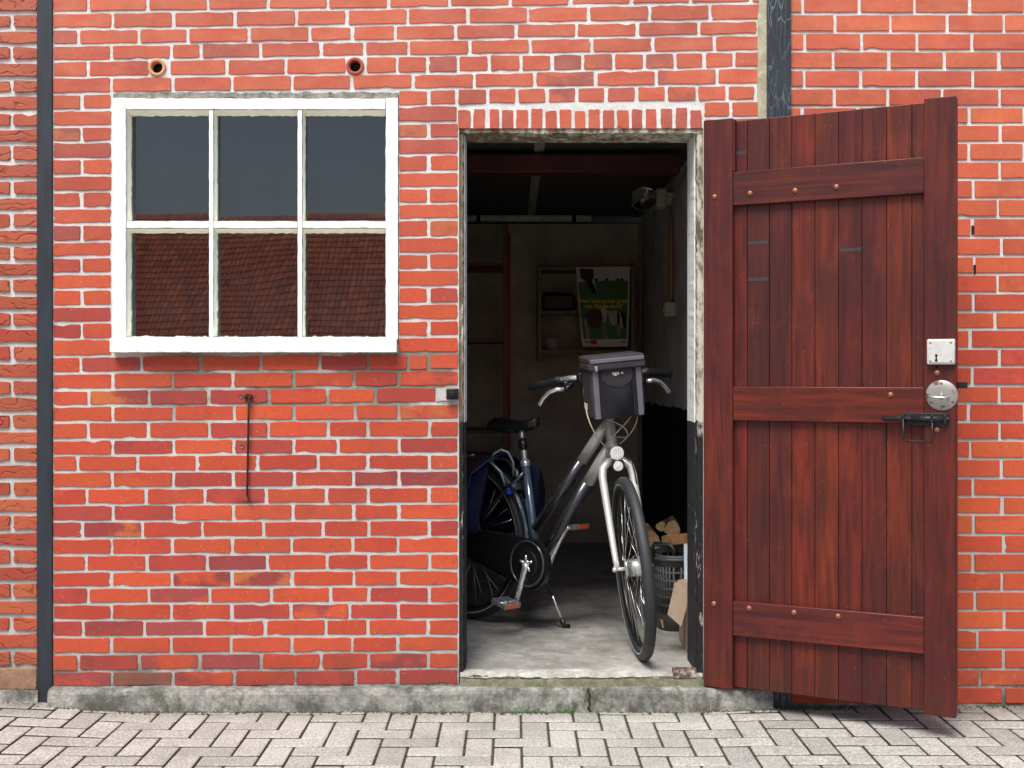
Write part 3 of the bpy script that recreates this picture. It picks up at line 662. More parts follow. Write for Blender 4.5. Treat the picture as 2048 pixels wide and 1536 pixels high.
# poster, hung on the shelf front
Z3=7.27
def pq(px,py,d=0): return W(px,py,Z3-d)
po=tag(empty('poster',pq(1209,613)),'curled farm poster with yellow text hanging on the wall shelf','poster')
BI=Matrix.Translation(-pq(1209,613))
def sheet(name,pts,col,d,rough=.5,n=1):
    m=MB(); v=[BI@pq(x,y,d) for x,y in pts]; k=len(v); v2=[q+Vector((0,.0012,0)) for q in v]
    m.add(v+v2,[tuple(range(k)),tuple(range(k,2*k))[::-1]]+[(i,(i+1)%k,(i+1)%k+k,i+k) for i in range(k)]); return m.build(name,simple('poster_'+name,col,rough,0,.4,.12,25,.05),po)
sheet('paper',[(1152,534.5),(1259.5,533.5),(1259,590),(1257,650),(1255,693),(1210,693.5),(1165,692.5),(1160,640),(1155,585)],(.82,.80,.72),0)
sheet('meadow',[(1156,565),(1185,562),(1220,561),(1256,561),(1255.5,600),(1253.5,678),(1167,678),(1161,620)],(.045,.20,.045),.003)
sheet('picture_sky',[(1155,538),(1257,537),(1256,561),(1220,561),(1185,562),(1156,565)],(.62,.66,.66),.0032)
for pts,c in (([(1159,537),(1187,538),(1187,556),(1184,562),(1190,575),(1193,589),(1184,586),(1176,575),(1170,562),(1161,556)],(.015,.013,.018)),([(1181,563),(1188,560),(1191,572),(1194,589),(1188,588),(1183,575)],(.62,.60,.56)),
  ([(1169,627),(1182,620),(1201,620),(1206,635),(1200,655),(1184,656),(1176,648)],(.05,.022,.014)),([(1201,618),(1209,616),(1215,622),(1214,632),(1211,644),(1205,646),(1201,634)],(.62,.57,.50)),
  ([(1216,622),(1232,621),(1247,627),(1250,645),(1246,660),(1236,648),(1226,652),(1219,642)],(.60,.50,.46)),([(1240,622),(1252,628),(1252,655),(1247,662),(1245,640)],(.02,.02,.02)),([(1168,640),(1173,636),(1180,668),(1178,677),(1172,677)],(.42,.36,.30)),([(1204,650),(1212,648),(1214,677),(1207,677)],(.25,.30,.16)),
  ([(1234,621),(1238,621),(1240,670),(1236,671)],(.45,.42,.38))):
    sheet('cow',pts,c,.006)
for x in (1192,1213,1235,1243): sheet('tree',[(x-3,561.5),(x-2.5,557.5),(x,556),(x+3,557.5),(x+3.5,561.5)],(.02,.03,.02),.006)
def text(name,s,size,M,mat,parent,ext=.0004,bold=.0):
    c=bpy.data.curves.new(name,'FONT'); c.body=s; c.size=size; c.extrude=ext; c.offset=bold; c.align_x='CENTER'; c.align_y='CENTER'
    o=bpy.data.objects.new(name,c); dg=bpy.context.evaluated_depsgraph_get(); C.objects.link(o); bpy.context.view_layer.update()
    me=bpy.data.meshes.new_from_object(o.evaluated_get(bpy.context.evaluated_depsgraph_get())); C.objects.unlink(o); bpy.data.objects.remove(o)
    q=bpy.data.objects.new(name,me); C.objects.link(q); me.materials.clear(); me.materials.append(mat); q.parent=parent; q.matrix_basis=M; return q
YEL=simple('poster_yellow',(.95,.75,.05),.6)
RX=Matrix.Rotation(R(90),4,'X')
text('slogan','Het lekkerste gras',.0385,Matrix.Translation(BI@pq(1207,602,.008))@RX,YEL,po,.0004,.0006)
text('slogan','van Nederland!',.0385,Matrix.Translation(BI@pq(1207,612.5,.008))@RX,YEL,po,.0004,.0006)
for px in (1181,1187): sheet('red_mark',[(px-1,682),(px+2,679),(px+6,681),(px+7,687),(px+3,690),(px,687)],(.55,.02,.03),.006)
for px,h in ((1170,5),(1173,7),(1177,4),(1244,5),(1248,6)): sheet('small_print',[(px,684-h/2),(px+2,684-h/2),(px+2,684+h/2),(px,684+h/2)],(.15,.15,.14),.006)
# lamp, conduit and switch box on the right wall
def rw(px): return (XRW)*FPX/(px-CX)-DC     # depth at which the right wall is seen in this column
t=tag(empty('wall_lamp',(XRW,rw(1349),wz(398,rw(1349)+DC))),'clear glass bulb in a pale holder on the right inner wall','lamp')
hm=simple('ivory_plastic',(.45,.42,.34),.5)
m=MB(); m.rbox(-.10,-.045,-.05,.05,-.05,.05,.01); m.rbox(-.045,0,-.03,.03,-.03,.03,.004); m.build('holder',hm,t)
m=MB(); M=Matrix.Rotation(R(-90),4,'Y'); m.lathe([(.03,.10),(.05,.115),(.062,.15),(.058,.19),(.035,.22),(0,.23)],28,0,M); 
gm=NT('clear_glass'); gm.b.inputs['Transmission Weight'].default_value=1; GL=gm.out((.95,.95,.95),.08)
m.build('bulb',GL,t)
t=tag(empty('light_switch',(XRW,rw(1350),wz(619,rw(1350)+DC))),'small beige switch box with conduit on the right inner wall','switch')
CD=simple('brown_conduit',(.34,.17,.07),.6); zc0=wz(619,rw(1350)+DC)
m=MB(); m.rbox(-.058,0,-.04,.04,-.037,.037,.006); m.rbox(-.066,-.058,-.02,.02,-.014,.014,.003); m.build('box',hm,t)
m=MB(); m.tube([(-.02,0,.035),(-.02,.0,.12),(-.02,.0,.42),(-.02,.0,.50)],[.007,.010,.010,.008],8); m.build('conduit',CD,t)
m=MB(); m.tube([(-.02,0,.50),(-.02,-.1,.56),(-.02,-.45,.62),(-.02,-.8,.66)],.006,8); m.build('cable',CD,t)
# ------------------------------------------------------------------ bicycle
HI=CAMH-FLZ
def placeM(o,h,lean): return Matrix.Translation(o)@Matrix.Rotation(R(h),4,'Z')@Matrix.Rotation(R(-lean),4,'X')
RB=Vector((-.20,.97,FLZ)); BM=placeM(RB,-44.2,2)
FB=Vector(((1283-1024)/FPX*(HI*FPX/562),HI*FPX/562-DC,FLZ)); FM=placeM(FB,-86,-5.5)
bike=empty('bicycle'); bike.matrix_basis=BM; tag(bike,'silver and dark step-through city bicycle leaning on its kickstand in the doorway','bicycle')
F2B=BM.inverted()@FM
SIL=simple('silver_frame_paint',(.56,.56,.54),.3,.35,.5,.03,20,.0); DGR=simple('anthracite_frame_paint',(.045,.048,.055),.25,.5,.5,.03,20,.0,Coat_Weight=.6)
BLU=simple('blue_grey_frame_paint',(.16,.23,.32),.22,.6,.5,.03,20,.0,Coat_Weight=.5)
ALU=simple('polished_alloy',(.78,.79,.80),.2,.75,.5,.03,20,.0); RUB=simple('tyre_rubber',(.022,.024,.027),.6,0,.5,.2,90,.3)
BP=simple('black_plastic_trim',(.010,.010,.012),.3,0,.5,.2,60,.1); STEEL=simple('spoke_steel',(.7,.7,.68),.2,1); ORR=simple('amber_reflector',(.7,.10,.01),.2)
GRIP=simple('black_grip',(.012,.012,.013),.55,0,.5,.2,80,.4)
RING=simple('dark_rim_alloy',(.06,.06,.065),.3,.8)
def wheel(parent,M,name,hubr,hubw,hubm):
    w_=empty(name,(0,0,0),parent,M)
    r=.345; T=Matrix.Translation((0,0,r))@Matrix.Rotation(R(90),4,'X')
    m=MB(); prof=[(r-.040,-.012),(r-.036,-.0185),(r-.022,-.021),(r-.008,-.017),(r-.002,-.009),(r,0),(r-.002,.009),(r-.008,.017),(r-.022,.021),(r-.036,.0185),(r-.040,.012)]
    m.lathe(prof,96,0,T); 
    for s_ in (-1,1): m.lathe([(r-.0305,s_*.0202),(r-.0265,s_*.0212)],96,1,T)
    for k in range(96):
        a=2*math.pi*k/96
        for s_ in(-1,1):
            q=T@Vector(((r-.004)*math.cos(a),(r-.004)*math.sin(a),s_*.0135)); 
    m.build('tyre',[RUB,simple('reflex_stripe',(.45,.47,.48),.4)],w_)
    m=MB(); m.lathe([(r-.037,-.012),(r-.045,-.0115),(r-.058,-.007),(r-.060,0),(r-.058,.007),(r-.045,.0115),(r-.037,.012),(r-.040,.0)],96,0,T,True,True); m.build('rim',RING,w_)
    m=MB(); m.lathe([(.007,-.065),(.007,-hubw),(hubr+.006,-hubw),(hubr+.006,-hubw+.004),(hubr,-hubw+.006),(hubr,hubw-.006),(hubr+.006,hubw-.004),(hubr+.006,hubw),(.007,hubw),(.007,.065)],32,0,T); m.build('hub',hubm,w_)
    hc=Vector((0,0,r))
    for k in range(32):
        side=1 if k%2 else -1; a=2*math.pi*k/32; b=a+(.75 if (k//2)%2 else -.75)*(1 if hubr<.03 else .5)
        p=hc+Vector((hubr*math.cos(b),side*(hubw-.003),hubr*math.sin(b))); q=hc+Vector(((r-.056)*math.cos(a),side*.003,(r-.056)*math.sin(a)))
        m=MB(); m.tube([p,q],.0011,5); m.build('spoke',STEEL,w_)
    m=MB(); a=.3+ (1.1 if name=='front_wheel' else 0); q=hc+Vector(((r-.056)*math.cos(a),0,(r-.056)*math.sin(a))); q2=hc+Vector(((r-.09)*math.cos(a),0,(r-.09)*math.sin(a))); m.tube([q,q2],.003,8); m.build('valve',BP,w_)
    return w_
wheel(bike,F2B,'front_wheel',.033,.030,simple('dynamo_hub',(.62,.64,.62),.25,.8))
wheel(bike,Matrix.Identity(4),'rear_wheel',.026,.034,ALU)
# frame (local: x forward, y to the bike's left, z up)
HL=F2B@Vector((-.215,0,.785)); HT=F2B@Vector((-.268,0,.935))
m=MB(); hd=(HT-HL).normalized(); m.tube([HL,HL+hd*.01,HT-hd*.01,HT],[.023,.0215,.021,.023],18,0)
A=HT-hd*.045; B_=Vector((.405,0,.430)); tt=B_-A
m.tube([A,A+tt*.36],.0225,18,0); m.tube([A+tt*.36,B_],.0222,18,1)
A2=HL+hd*.02; C2=Vector((.44,0,.315)); t2=C2-A2
m.tube([A2,A2+t2*.33],.0245,18,0); m.tube([A2+t2*.33,C2],.0242,18,1)
m.tube([(.418,0,.29),(.333,0,.705)],.0175,18,2); m.tube([(.337,0,.685),(.332,0,.712)],.021,18,3)
m.tube([(.42,-.036,.29),(.42,.036,.29)],.024,18,1)
for s_ in (-1,1):
    m.tube([(.40,s_*.02,.30),(.30,s_*.045,.315),(.0,s_*.062,.345)],[.012,.011,.010],12,1)
    m.tube([(.345,s_*.018,.66),(.28,s_*.035,.60),(.0,s_*.062,.345)],[.010,.009,.008],12,1)
m.build('frame',[SIL,DGR,BLU,ALU],bike)
m=MB(); m.tube([(.333,0,.70),(.315,0,.79)],.0135,14,0); m.tube([(.322,0,.755),(.313,0,.80)],.0185,14,1); m.tube([(.313,0,.80),(.303,0,.850)],.0135,14,0); m.rbox(.275,.335,-.018,.018,.838,.862,.006,0)
m.build('seat_post',[ALU,BP],bike)
# saddle: lofted
m=MB(); secs=[]; ns=18; n=18; vs=[]
for i in range(ns+1):
    t=i/ns; x=.185+.215*t; wd_=.088*(1-t)**.9*(1 if t>.08 else .75+.25*t/.08)+.021; 
    if t>.93: wd_*=.75
    zt0=.892-.014*math.sin(t*3.1)+.004*t; h=.060-.020*t
    for j in range(n):
        a=2*math.pi*j/n; cz=math.sin(a); yy=wd_*math.cos(a)*(1 if cz>0 else .82); vs.append((x,yy,zt0-(h*.5)+(h*.5)*(abs(cz)**.7)*(1 if cz>0 else -1.1)-.012*(abs(yy)/.09)**2))
fs=[(i*n+j,i*n+(j+1)%n,(i+1)*n+(j+1)%n,(i+1)*n+j) for i in range(ns) for j in range(n)]+[tuple(range(n)),tuple(ns*n+j for j in range(n))[::-1]]
m.add(vs,fs,0,True)
for s_ in (-1,1): m.tube([(.20,s_*.045,.868),(.225,s_*.028,.848),(.27,s_*.022,.846),(.36,s_*.012,.868)],.0035,8,1)
m.rbox(.186,.196,-.05,-.04,.866,.880,.003,2); 
m.build('saddle',[simple('saddle_vinyl',(.010,.010,.012),.28,0,.5,.2,120,.2),ALU,ORR],bike)
# chain guard
m=MB(); yc=-.055
def cg(grow): 
    pts=[]
    for k in range(17): a=R(-80+160*k/16); pts.append((.425+(.105+grow)*math.cos(a),.288+(.105+grow)*math.sin(a)))
    for k in range(9): a=R(95+170*k/8); pts.append((.0+(.055+grow)*math.cos(a),.345+(.055+grow)*math.sin(a)))
    return pts
m.prism(cg(0),yc-.006,yc+.02,0); m.prism(cg(-.012),yc-.013,yc-.006,0)
T=Matrix.Translation((.42,yc-.012,.29))@Matrix.Rotation(R(90),4,'X')
m.lathe([(.098,.0),(.096,.006),(.088,.004),(.088,.0)],48,1,T); m.lathe([(0,.006),(.052,.006),(.058,.001)],32,0,T)
for k in range(5):
    a=R(72*k+20); m.tube([(.42+.015*math.cos(a),yc-.018,.29+.015*math.sin(a)),(.42+.036*math.cos(a),yc-.016,.29+.036*math.sin(a))],.006,8,2)
m.build('chain_guard',[BP,simple('guard_ring',(.08,.08,.09),.2,.5),ALU],bike)
def crank(y,a,nm,sgn):
    L=.165; e=Vector((.42+L*math.cos(a),y,.29+L*math.sin(a))); o=Vector((.42,y*.8,.29))
    m=MB(); m.tube([o,o+(e-o)*.12,o+(e-o)*.5,e],[.020,.015,.0115,.0125],14); m.lathe([(0,.008),(.017,.007),(.018,-.01)],20,0,Matrix.Translation(o)@Matrix.Rotation(R(90*(1 if sgn<0 else -1)),4,'X')); m.build('crank',ALU,bike)
    p=empty('pedal',e,bike); p.rotation_euler=(0,R(12 if sgn<0 else -8),0)
    m=MB(); y0,y1=(sgn*.012,sgn*.105); ya,yb=min(y0,y1),max(y0,y1)
    for xx in (-.040,.034): m.rbox(xx,xx+.006,ya,yb,-.012,.012,.002)
    for yy in (ya,(ya+yb)/2-.003,yb-.006): m.rbox(-.036,.036,yy,yy+.006,-.010,.010,.002)
    m.tube([(0,0,0),(0,y1,0)],.008,10,1); m.build('cage',[simple('grey_pedal_cage',(.22,.23,.25),.35,.4),ALU],p)
    for xx in (-.0435,.040):
        m=MB(); m.rbox(xx,xx+.004,(ya+yb)/2-.028,(ya+yb)/2+.028,-.008,.008,.001); m.build('reflector',ORR,p)
crank(-.085,R(-104),'crank',-1); crank(.085,R(62),'crank',1)
m=MB(); kf=Vector((.447,.15,.004)); k0=Vector((.385,.045,.285)); kd=kf-k0
m.tube([k0,k0+kd*.5],.0085,10,0); m.tube([k0+kd*.5,k0+kd*.9],.0065,10,1); m.tube([k0+kd*.86,k0+kd*.97,kf+Vector((.012,.014,.004))],[.009,.012,.014],10,0); m.build('kickstand',[BP,ALU],bike)
# rear mudguard and rack
def fender(a0,a1,r,wd_,name,mats,parent,M=None,mm=(0,1)):
    m=MB(); n=30; vs=[]
    pr=[(-wd_,-.012),(-wd_*.8,-.003),(-wd_*.3,.002),(wd_*.3,.002),(wd_*.8,-.003),(wd_,-.012)]; k=len(pr)
    for i in range(n+1):
        a=R(a0+(a1-a0)*i/n)
        for off in (0,-.002):
            for y,h in pr: vs.append(((r+h+off)*math.cos(a),y,.345+(r+h+off)*math.sin(a)))
    for i in range(n):
        for q in range(k-1):
            for l in (0,k):
                m_=(i*2*k+l+q,i*2*k+l+q+1,(i+1)*2*k+l+q+1,(i+1)*2*k+l+q); 
                m.add([vs[z] for z in m_],[(0,1,2,3)],mm[1] if q in(1,3) else mm[0],True)
    return m.build(name,mats,parent,M)
FEN=simple('blue_grey_mudguard',(.20,.27,.34),.22,.6)
fender(-2,215,.372,.026,'rear_mudguard',[BP,FEN],bike)
RK=simple('grey_green_rack',(.28,.33,.34),.3,.6)
m=MB()
for s_ in (-1,1):
    m.tube([(.255,s_*.035,.60),(.24,s_*.05,.655),(.17,s_*.055,.705),(-.05,s_*.060,.722),(-.28,s_*.060,.722)],.0075,10); m.tube([(-.06,s_*.062,.72),(.0,s_*.068,.36)],.006,8); m.tube([(-.22,s_*.062,.72),(.0,s_*.068,.36)],.006,8)
for x in (-.28,-.1,.06,.15): m.tube([(x,-.058,.722 if x<.1 else .712),(x,.058,.722 if x<.1 else .712)],.005,8)
m.tube([(.18,-.05,.70),(.19,-.045,.735),(.215,-.03,.752),(.24,-.01,.742),(.262,.0,.70),(.268,.0,.64)],.0065,10)
m.build('luggage_rack',RK,bike)
m=MB(); m.rbox(.285,.315,-.035,.035,.585,.625,.008,0); m.tube([(.30,-.045,.60),(.30,.045,.60)],.012,10,0); m.rbox(.265,.285,-.045,-.02,.565,.592,.004,1); m.build('ring_lock',[simple('lock_body',(.05,.06,.07),.4),simple('blue_tab',(.02,.06,.5),.4)],bike)
# fork, bars, lamp: built with the steered wheel
m=MB()
for s_ in (-1,1): m.tube([(-.195,0,.738),(-.185,s_*.030,.735),(-.170,s_*.054,.712),(-.160,s_*.060,.68),(-.08,s_*.060,.50),(-.02,s_*.060,.38),(0,s_*.060,.345)],[.016,.017,.0165,.016,.0135,.0115,.010],16)
m.tube([(-.190,0,.728),(-.215,0,.79)],.020,16)
for s_ in (-1,1): m.tube([(0,s_*.052,.345),(0,s_*.078,.345)],.007,10,1); m.tube([(0,s_*.068,.345),(0,s_*.074,.345)],.0115,6,1)
m.build('fork',[SIL,ALU],bike,F2B)
hb=empty('handlebar',(0,0,0),bike,F2B)
m=MB(); m.tube([(-.268,0,.935),(-.29,0,.99),(-.285,0,1.05)],[.018,.017,.016],14); m.tube([(-.29,0,1.045),(-.255,0,1.075)],.015,12)
m.tube([(-.33,-.20,1.070),(-.275,-.13,1.078),(-.255,-.05,1.075),(-.255,.05,1.075),(-.275,.13,1.078),(-.33,.20,1.070)],.0112,14); m.build('bar',ALU,hb)
for s_ in (-1,1):
    m=MB(); m.tube([(-.305,s_*.168,1.074),(-.322,s_*.190,1.071),(-.350,s_*.235,1.065),(-.378,s_*.288,1.057),(-.382,s_*.295,1.056)],[.019,.0165,.0175,.0175,.012],14); m.build('grip',GRIP,hb)
    m=MB(); m.tube([(-.315,s_*.150,1.072),(-.325,s_*.168,1.070)],.021,14); m.rbox(-.33,-.285,s_*.145-.02,s_*.145+.02,1.038,1.068,.008); m.build('shifter',BP,hb)
    m=MB(); m.tube([(-.275,s_*.125,1.060),(-.262,s_*.150,1.040),(-.262,s_*.165,1.036)],[.010,.011,.011],10,1)
    m.tube([(-.262,s_*.165,1.036),(-.268,s_*.195,1.038),(-.285,s_*.225,1.028),(-.305,s_*.248,1.006),(-.315,s_*.262,.985),(-.318,s_*.268,.978)],[.008,.009,.0085,.008,.009,.006],10,0); m.build('brake_lever',[ALU,BP],hb)
m=MB(); m.rbox(-.26,-.215,-.115,-.065,1.058,1.098,.010,0); m.rbox(-.222,-.212,-.11,-.07,1.062,1.094,.003,1); m.build('display_unit',[BP,simple('dark_glass_display',(.02,.025,.03),.08)],hb)
CAB=simple('pale_cable_sheath',(.42,.38,.28),.45)
for k,(p) in enumerate([[(-.25,-.09,1.04),(-.13,-.10,.93),(-.12,-.075,.85),(-.19,-.02,.78)],[(-.25,.09,1.04),(-.15,.10,.92),(-.14,.07,.85),(-.2,.025,.80)],[(-.24,.06,1.04),(-.12,.08,.93),(-.16,-.02,.82),(-.22,-.03,.76)],[(-.17,.04,.77),(-.11,.055,.72),(-.14,.07,.62),(-.16,.068,.58)],[(-.22,-.05,1.03),(-.17,-.04,.93),(-.12,.035,.87),(-.15,.05,.83),(-.2,.02,.83)]]):
    P=[Vector(q) for q in p]; pts=[]
    for i in range(len(P)-1):
        a0,a1,a2,a3=P[max(i-1,0)],P[i],P[i+1],P[min(i+2,len(P)-1)]
        for s_ in range(6):
            u=s_/6; pts.append(.5*((2*a1)+(a2-a0)*u+(2*a0-5*a1+4*a2-a3)*u*u+(3*a1-a0-3*a2+a3)*u**3))
    pts.append(P[-1]); m=MB(); m.tube(pts,.0026,7); m.build('cable',CAB if k!=3 else BP,bike,F2B)
LENS=simple('lamp_lens',(.75,.76,.74),.12,.3)
T=Matrix.Translation((-.13,0,.772))@Matrix.Rotation(R(90),4,'Y')
m=MB(); m.lathe([(0,-.045),(.018,-.04),(.027,-.015),(.0285,.004),(.0265,.010)],28,0,T); m.lathe([(0,.010),(.015,.0125),(.0265,.010)],28,1,T)
for q in (-.012,-.004,.004,.012): m.box(-.1175,-.1165,q-.0012,q+.0012,.752,.792,0)
m.build('headlamp',[ALU,LENS],bike,F2B)
T=Matrix.Translation((-.125,0,.722))@Matrix.Rotation(R(90),4,'Y')
m=MB(); m.lathe([(0,-.02),(.026,-.018),(.026,.002),(.019,.006)],24,0,T); m.lathe([(0,.009),(.019,.006)],24,1,T); m.build('front_reflector',[BP,LENS],bike,F2B)
# ---- handlebar bag (hangs from the bar)
bag=empty('handlebar_bag'); bag.matrix_basis=FM@Matrix.Translation((-.205,.004,1.050))@Matrix.Rotation(R(7),4,'Z')@Matrix.Rotation(R(5),4,'Y')
tag(bag,'purple-grey square fabric bag with grey straps hung on the handlebar','bag')
def m_fab(n,c,sc=260):
    t=NT(n); a=t.noise(sc,3,.7); g=t.noise(14,5,.7)
    cc=t.mix(t.rng(g,.3,.75),c,tuple(q*.6 for q in c)); cc=t.mix(t.rng(a,.3,.7,0,.35),cc,tuple(q*1.6 for q in c))
    return t.out(cc,.85,t.bump(a,.4,.0008,t.bump(g,.3,.004)),0,.3)
FP=m_fab('mauve_nylon',(.043,.035,.041)); FG=m_fab('grey_webbing',(.13,.125,.15)); FB_=m_fab('black_mesh',(.010,.011,.014),400); NAVY=m_fab('navy_canvas',(.008,.011,.045)); FBR=m_fab('brown_trim',(.03,.018,.02)); PIP=simple('blue_piping',(.012,.03,.16),.6)
# bag local: x forward, y left (image right), z up;  0.13 deep, 0.215 wide, 0.25 high
m=MB(); m.rbox(0,.135,-.106,.106,-.13,.095,.014,0,None,3); m.build('body',FP,bag)
m=MB(); m.rbox(-.006,.146,-.112,.112,.082,.113,.010,0,None,3); m.rbox(.002,.150,-.1125,.1125,.060,.088,.007,0,None,3); m.build('lid',FP,bag)
m=MB(); m.rbox(.14,.1525,-.106,.1085,.088,.104,.003); m.build('lid_band',FG,bag)
for s_ in (-1,1):
    m=MB(); m.rbox(.130,.1385,s_*.086-.011,s_*.086+.011,-.127,.060,.002); m.build('strap',FG,bag)
    m=MB(); m.rbox(.130,.1380,s_*.068-.0065,s_*.068+.0065,-.127,.055,.002); m.build('binding',FB_,bag)
# bellied mesh pocket
vs=[];n=16;kk=14
for i in range(n+1):
    for j in range(kk+1):
        u,v=i/n,j/kk; top=.02-.030*math.sin(math.pi*u)**.8; z=-.125+(top+.125)*v
        b=.030*math.sin(math.pi*u)**.6*(math.sin(math.pi*min(1,v*.62+.18))**.8)+.0035*math.sin(9*u+5*v)*math.sin(math.pi*u); vs.append((.134+b,-.060+.12*u,z))
m=MB(); m.add(vs,[(i*(kk+1)+j,(i+1)*(kk+1)+j,(i+1)*(kk+1)+j+1,i*(kk+1)+j+1) for i in range(n) for j in range(kk)],0,True)
m.add([(.134,-.060,-.125),(.134,.060,-.125),(.134,.060,.018),(.134,-.060,.018)],[(0,1,2,3)])
m.tube([vs[i*(kk+1)+kk] for i in range(n+1)],.0022,6,0); m.build('mesh_pocket',FB_,bag)
m=MB(); m.rbox(.147,.153,-.090,-.078,.058,.078,.003); m.build('buckle',simple('pale_buckle',(.30,.33,.38),.3,.4),bag)
m=MB(); m.rbox(.015,.06,-.1075,-.105,-.095,-.072,.001); m.build('side_label',simple('reflective_label',(.55,.52,.42),.5),bag)
PW=simple('print_white',(.75,.74,.70),.6)
text('logo','agu',.021,Matrix.Translation((.139,-.006,.045))@Matrix.Rotation(R(90),4,'Z')@RX,PW,bag,.0004,.0)
m=MB(); 
for d in (.003,.0075): m.prism([(.0125+d,.040),(.0155+d,.040),(.0155+d,.0505-d*.3)],-.0005,.0005,0,Matrix.Translation((.1395,.0,0))@Matrix.Rotation(R(90),4,'Z'))
m.build('logo',PW,bag)
# ---- double pannier over the rack
pan=empty('double_pannier'); pan.matrix_basis=BM; tag(pan,'navy blue double pannier with brown flap slung over the rear rack','pannier')
for s_ in (-1,1):
    m=MB(); n=12; bm=bmesh.new(); bmesh.ops.create_grid(bm,x_segments=10,y_segments=12,size=.5); bm.free()
    vs=[]; nx,nz_=12,12
    for side in (0,1):
        for i in range(nx+1):
            for j in range(nz_+1):
                u,v=i/nx,j/nz_; z=.385+.30*v; x0,x1=-.28+.02*(1-v),.19-.055*(1-v)
                bul=(math.sin(math.pi*u)**.5)*(math.sin(math.pi*min(max(v,.0),1))**.5)
                y=.070+.012*(1-v) if side==0 else .088+(.065 if s_<0 else .15)*bul**.6*(1.15-.5*v)+.004*math.sin(11*u+7*v)
                vs.append((x0+(x1-x0)*u+(.16 if s_>0 else 0),s_*y,z))
    g=(nx+1)*(nz_+1); q=nz_+1
    fs=[(a*g+i*q+j,a*g+(i+1)*q+j,a*g+(i+1)*q+j+1,a*g+i*q+j+1) for a in (0,1) for i in range(nx) for j in range(nz_)]
    for i in range(nx): fs+=[(i*q,(i+1)*q,g+(i+1)*q,g+i*q),(i*q+nz_,(i+1)*q+nz_,g+(i+1)*q+nz_,g+i*q+nz_)]
    for j in range(nz_): fs+=[(j,j+1,g+j+1,g+j),(nx*q+j,nx*q+j+1,g+nx*q+j+1,g+nx*q+j)]
    m.add(vs,fs,0,True); m.build('side_bag',NAVY,pan)
m=MB(); vs=[]
prof=[(-.168,.585),(-.165,.63),(-.142,.675),(-.08,.712),(0,.736),(.08,.712),(.142,.675),(.165,.63),(.168,.585)]
for x in (-.26,-.15,-.03,.09,.16,.20):
    for y,z in prof:
        e=.03 if x>.18 and abs(y)>.15 else 0; vs.append((x-e,y,z+e*.6))
k=len(prof); m.add(vs,[(i*k+j,(i+1)*k+j,(i+1)*k+j+1,i*k+j+1) for i in range(5) for j in range(k-1)],0,True)
m.add([(x,y*.985,z-.004) for x,y,z in vs],[(i*k+j,(i+1)*k+j,(i+1)*k+j+1,i*k+j+1) for i in range(5) for j in range(k-1)],0,True)
m.build('flap',FBR,pan)
m=MB(); m.tube([vs[5*k+j] for j in range(k)]+[vs[i*k+k-1] for i in (4,3,2,1,0)],.0035,6); m.tube([vs[5*k]]+[vs[i*k] for i in (4,3,2,1,0)],.0035,6); m.build('piping',PIP,pan)
# ---- basket with firewood, boards and carton by the right jamb
bx,by=.702,.86
BK=simple('grey_plastic_basket',(.075,.077,.08),.45,0,.5,.2,30)
t=tag(empty('laundry_basket',(bx,by,FLZ)),'grey slatted plastic laundry basket standing beside the front wheel','basket')
def sup(a,hw,hd_,p=.62):
    c,s_=math.cos(a),math.sin(a); return (hw*abs(c)**p*(1 if c>0 else -1),hd_*abs(s_)**p*(1 if s_>0 else -1))
HB=.315; m=MB()
def ringpts(z,n=48): 
    k=z/HB; return [Vector((*sup(2*math.pi*i/n,.088+.028*k,.17+.05*k),z)) for i in range(n)]
m.tube(ringpts(HB,48),.009,8,0,None,False,True); m.tube([Vector((p.x*1.06,p.y*1.05,p.z-.008)) for p in ringpts(HB,48)],.007,6,0,None,False,True)
b0,b1=ringpts(0),ringpts(.075); m.add(b0+b1,[(i,(i+1)%48,48+(i+1)%48,48+i) for i in range(48)]+[tuple(range(48))],0,True)
for z in (.11,.145,.18,.215,.25): m.tube(ringpts(z),.0055,6,0,None,False,True)
c0,c1=ringpts(.275),ringpts(HB); m.add(c0+c1,[(i,(i+1)%48,48+(i+1)%48,48+i) for i in range(48)],0,True)
for i in range(48):
    a,b=b1[i],c0[i]; m.tube([a,b],.0055,6)
m.build('tub',BK,t)
m=MB(); m.tube([(-.112,-.17,HB-.01),(-.117,-.17,HB+.035),(-.105,-.16,HB+.05),(-.045,-.20,HB+.05),(-.030,-.21,HB+.035),(-.030,-.215,HB-.01)],.010,10); m.build('handle',simple('black_basket_handle',(.012,.012,.013),.4),t)
WD=simple('split_firewood',(.36,.19,.09),.85,0,.3,.45,22,.6,(.16,.08,.04)); BKK=simple('log_bark',(.09,.055,.035),.95,0,.2,.6,40,.9); EGR=simple('log_end_grain',(.42,.28,.15),.85,0,.3,.3,60,.3)
def log(name,a,b,r,label,split=False):
    a,b=Vector(a),Vector(b); o=empty(name,a); tag(o,label,'firewood','logs in the basket'); m=MB(); d=b-a; n=14; M=d.to_track_quat('Z','Y').to_matrix().to_4x4(); L=d.length; vs=[]
    for i in range(6):
        for j in range(n):
            q=2*math.pi*j/n; rr=r*(1+.10*math.sin(3*q+a.x*40)+random.gauss(0,.03)); 
            if split: rr=min(rr,r*.62/max(.3,abs(math.cos((q-.5)%1.57-.785))))
            vs.append(M@Vector((rr*math.cos(q),rr*math.sin(q),L*i/5)))
    m.add(vs,[(i*n+j,i*n+(j+1)%n,(i+1)*n+(j+1)%n,(i+1)*n+j) for i in range(5) for j in range(n)],0); m.build('bark',WD if split else BKK,o)
    for e_ in (vs[:n],vs[-n:]):
        m=MB(); m.add(list(e_),[tuple(range(n))]); m.build('end_grain',EGR,o)
z0=FLZ+.30
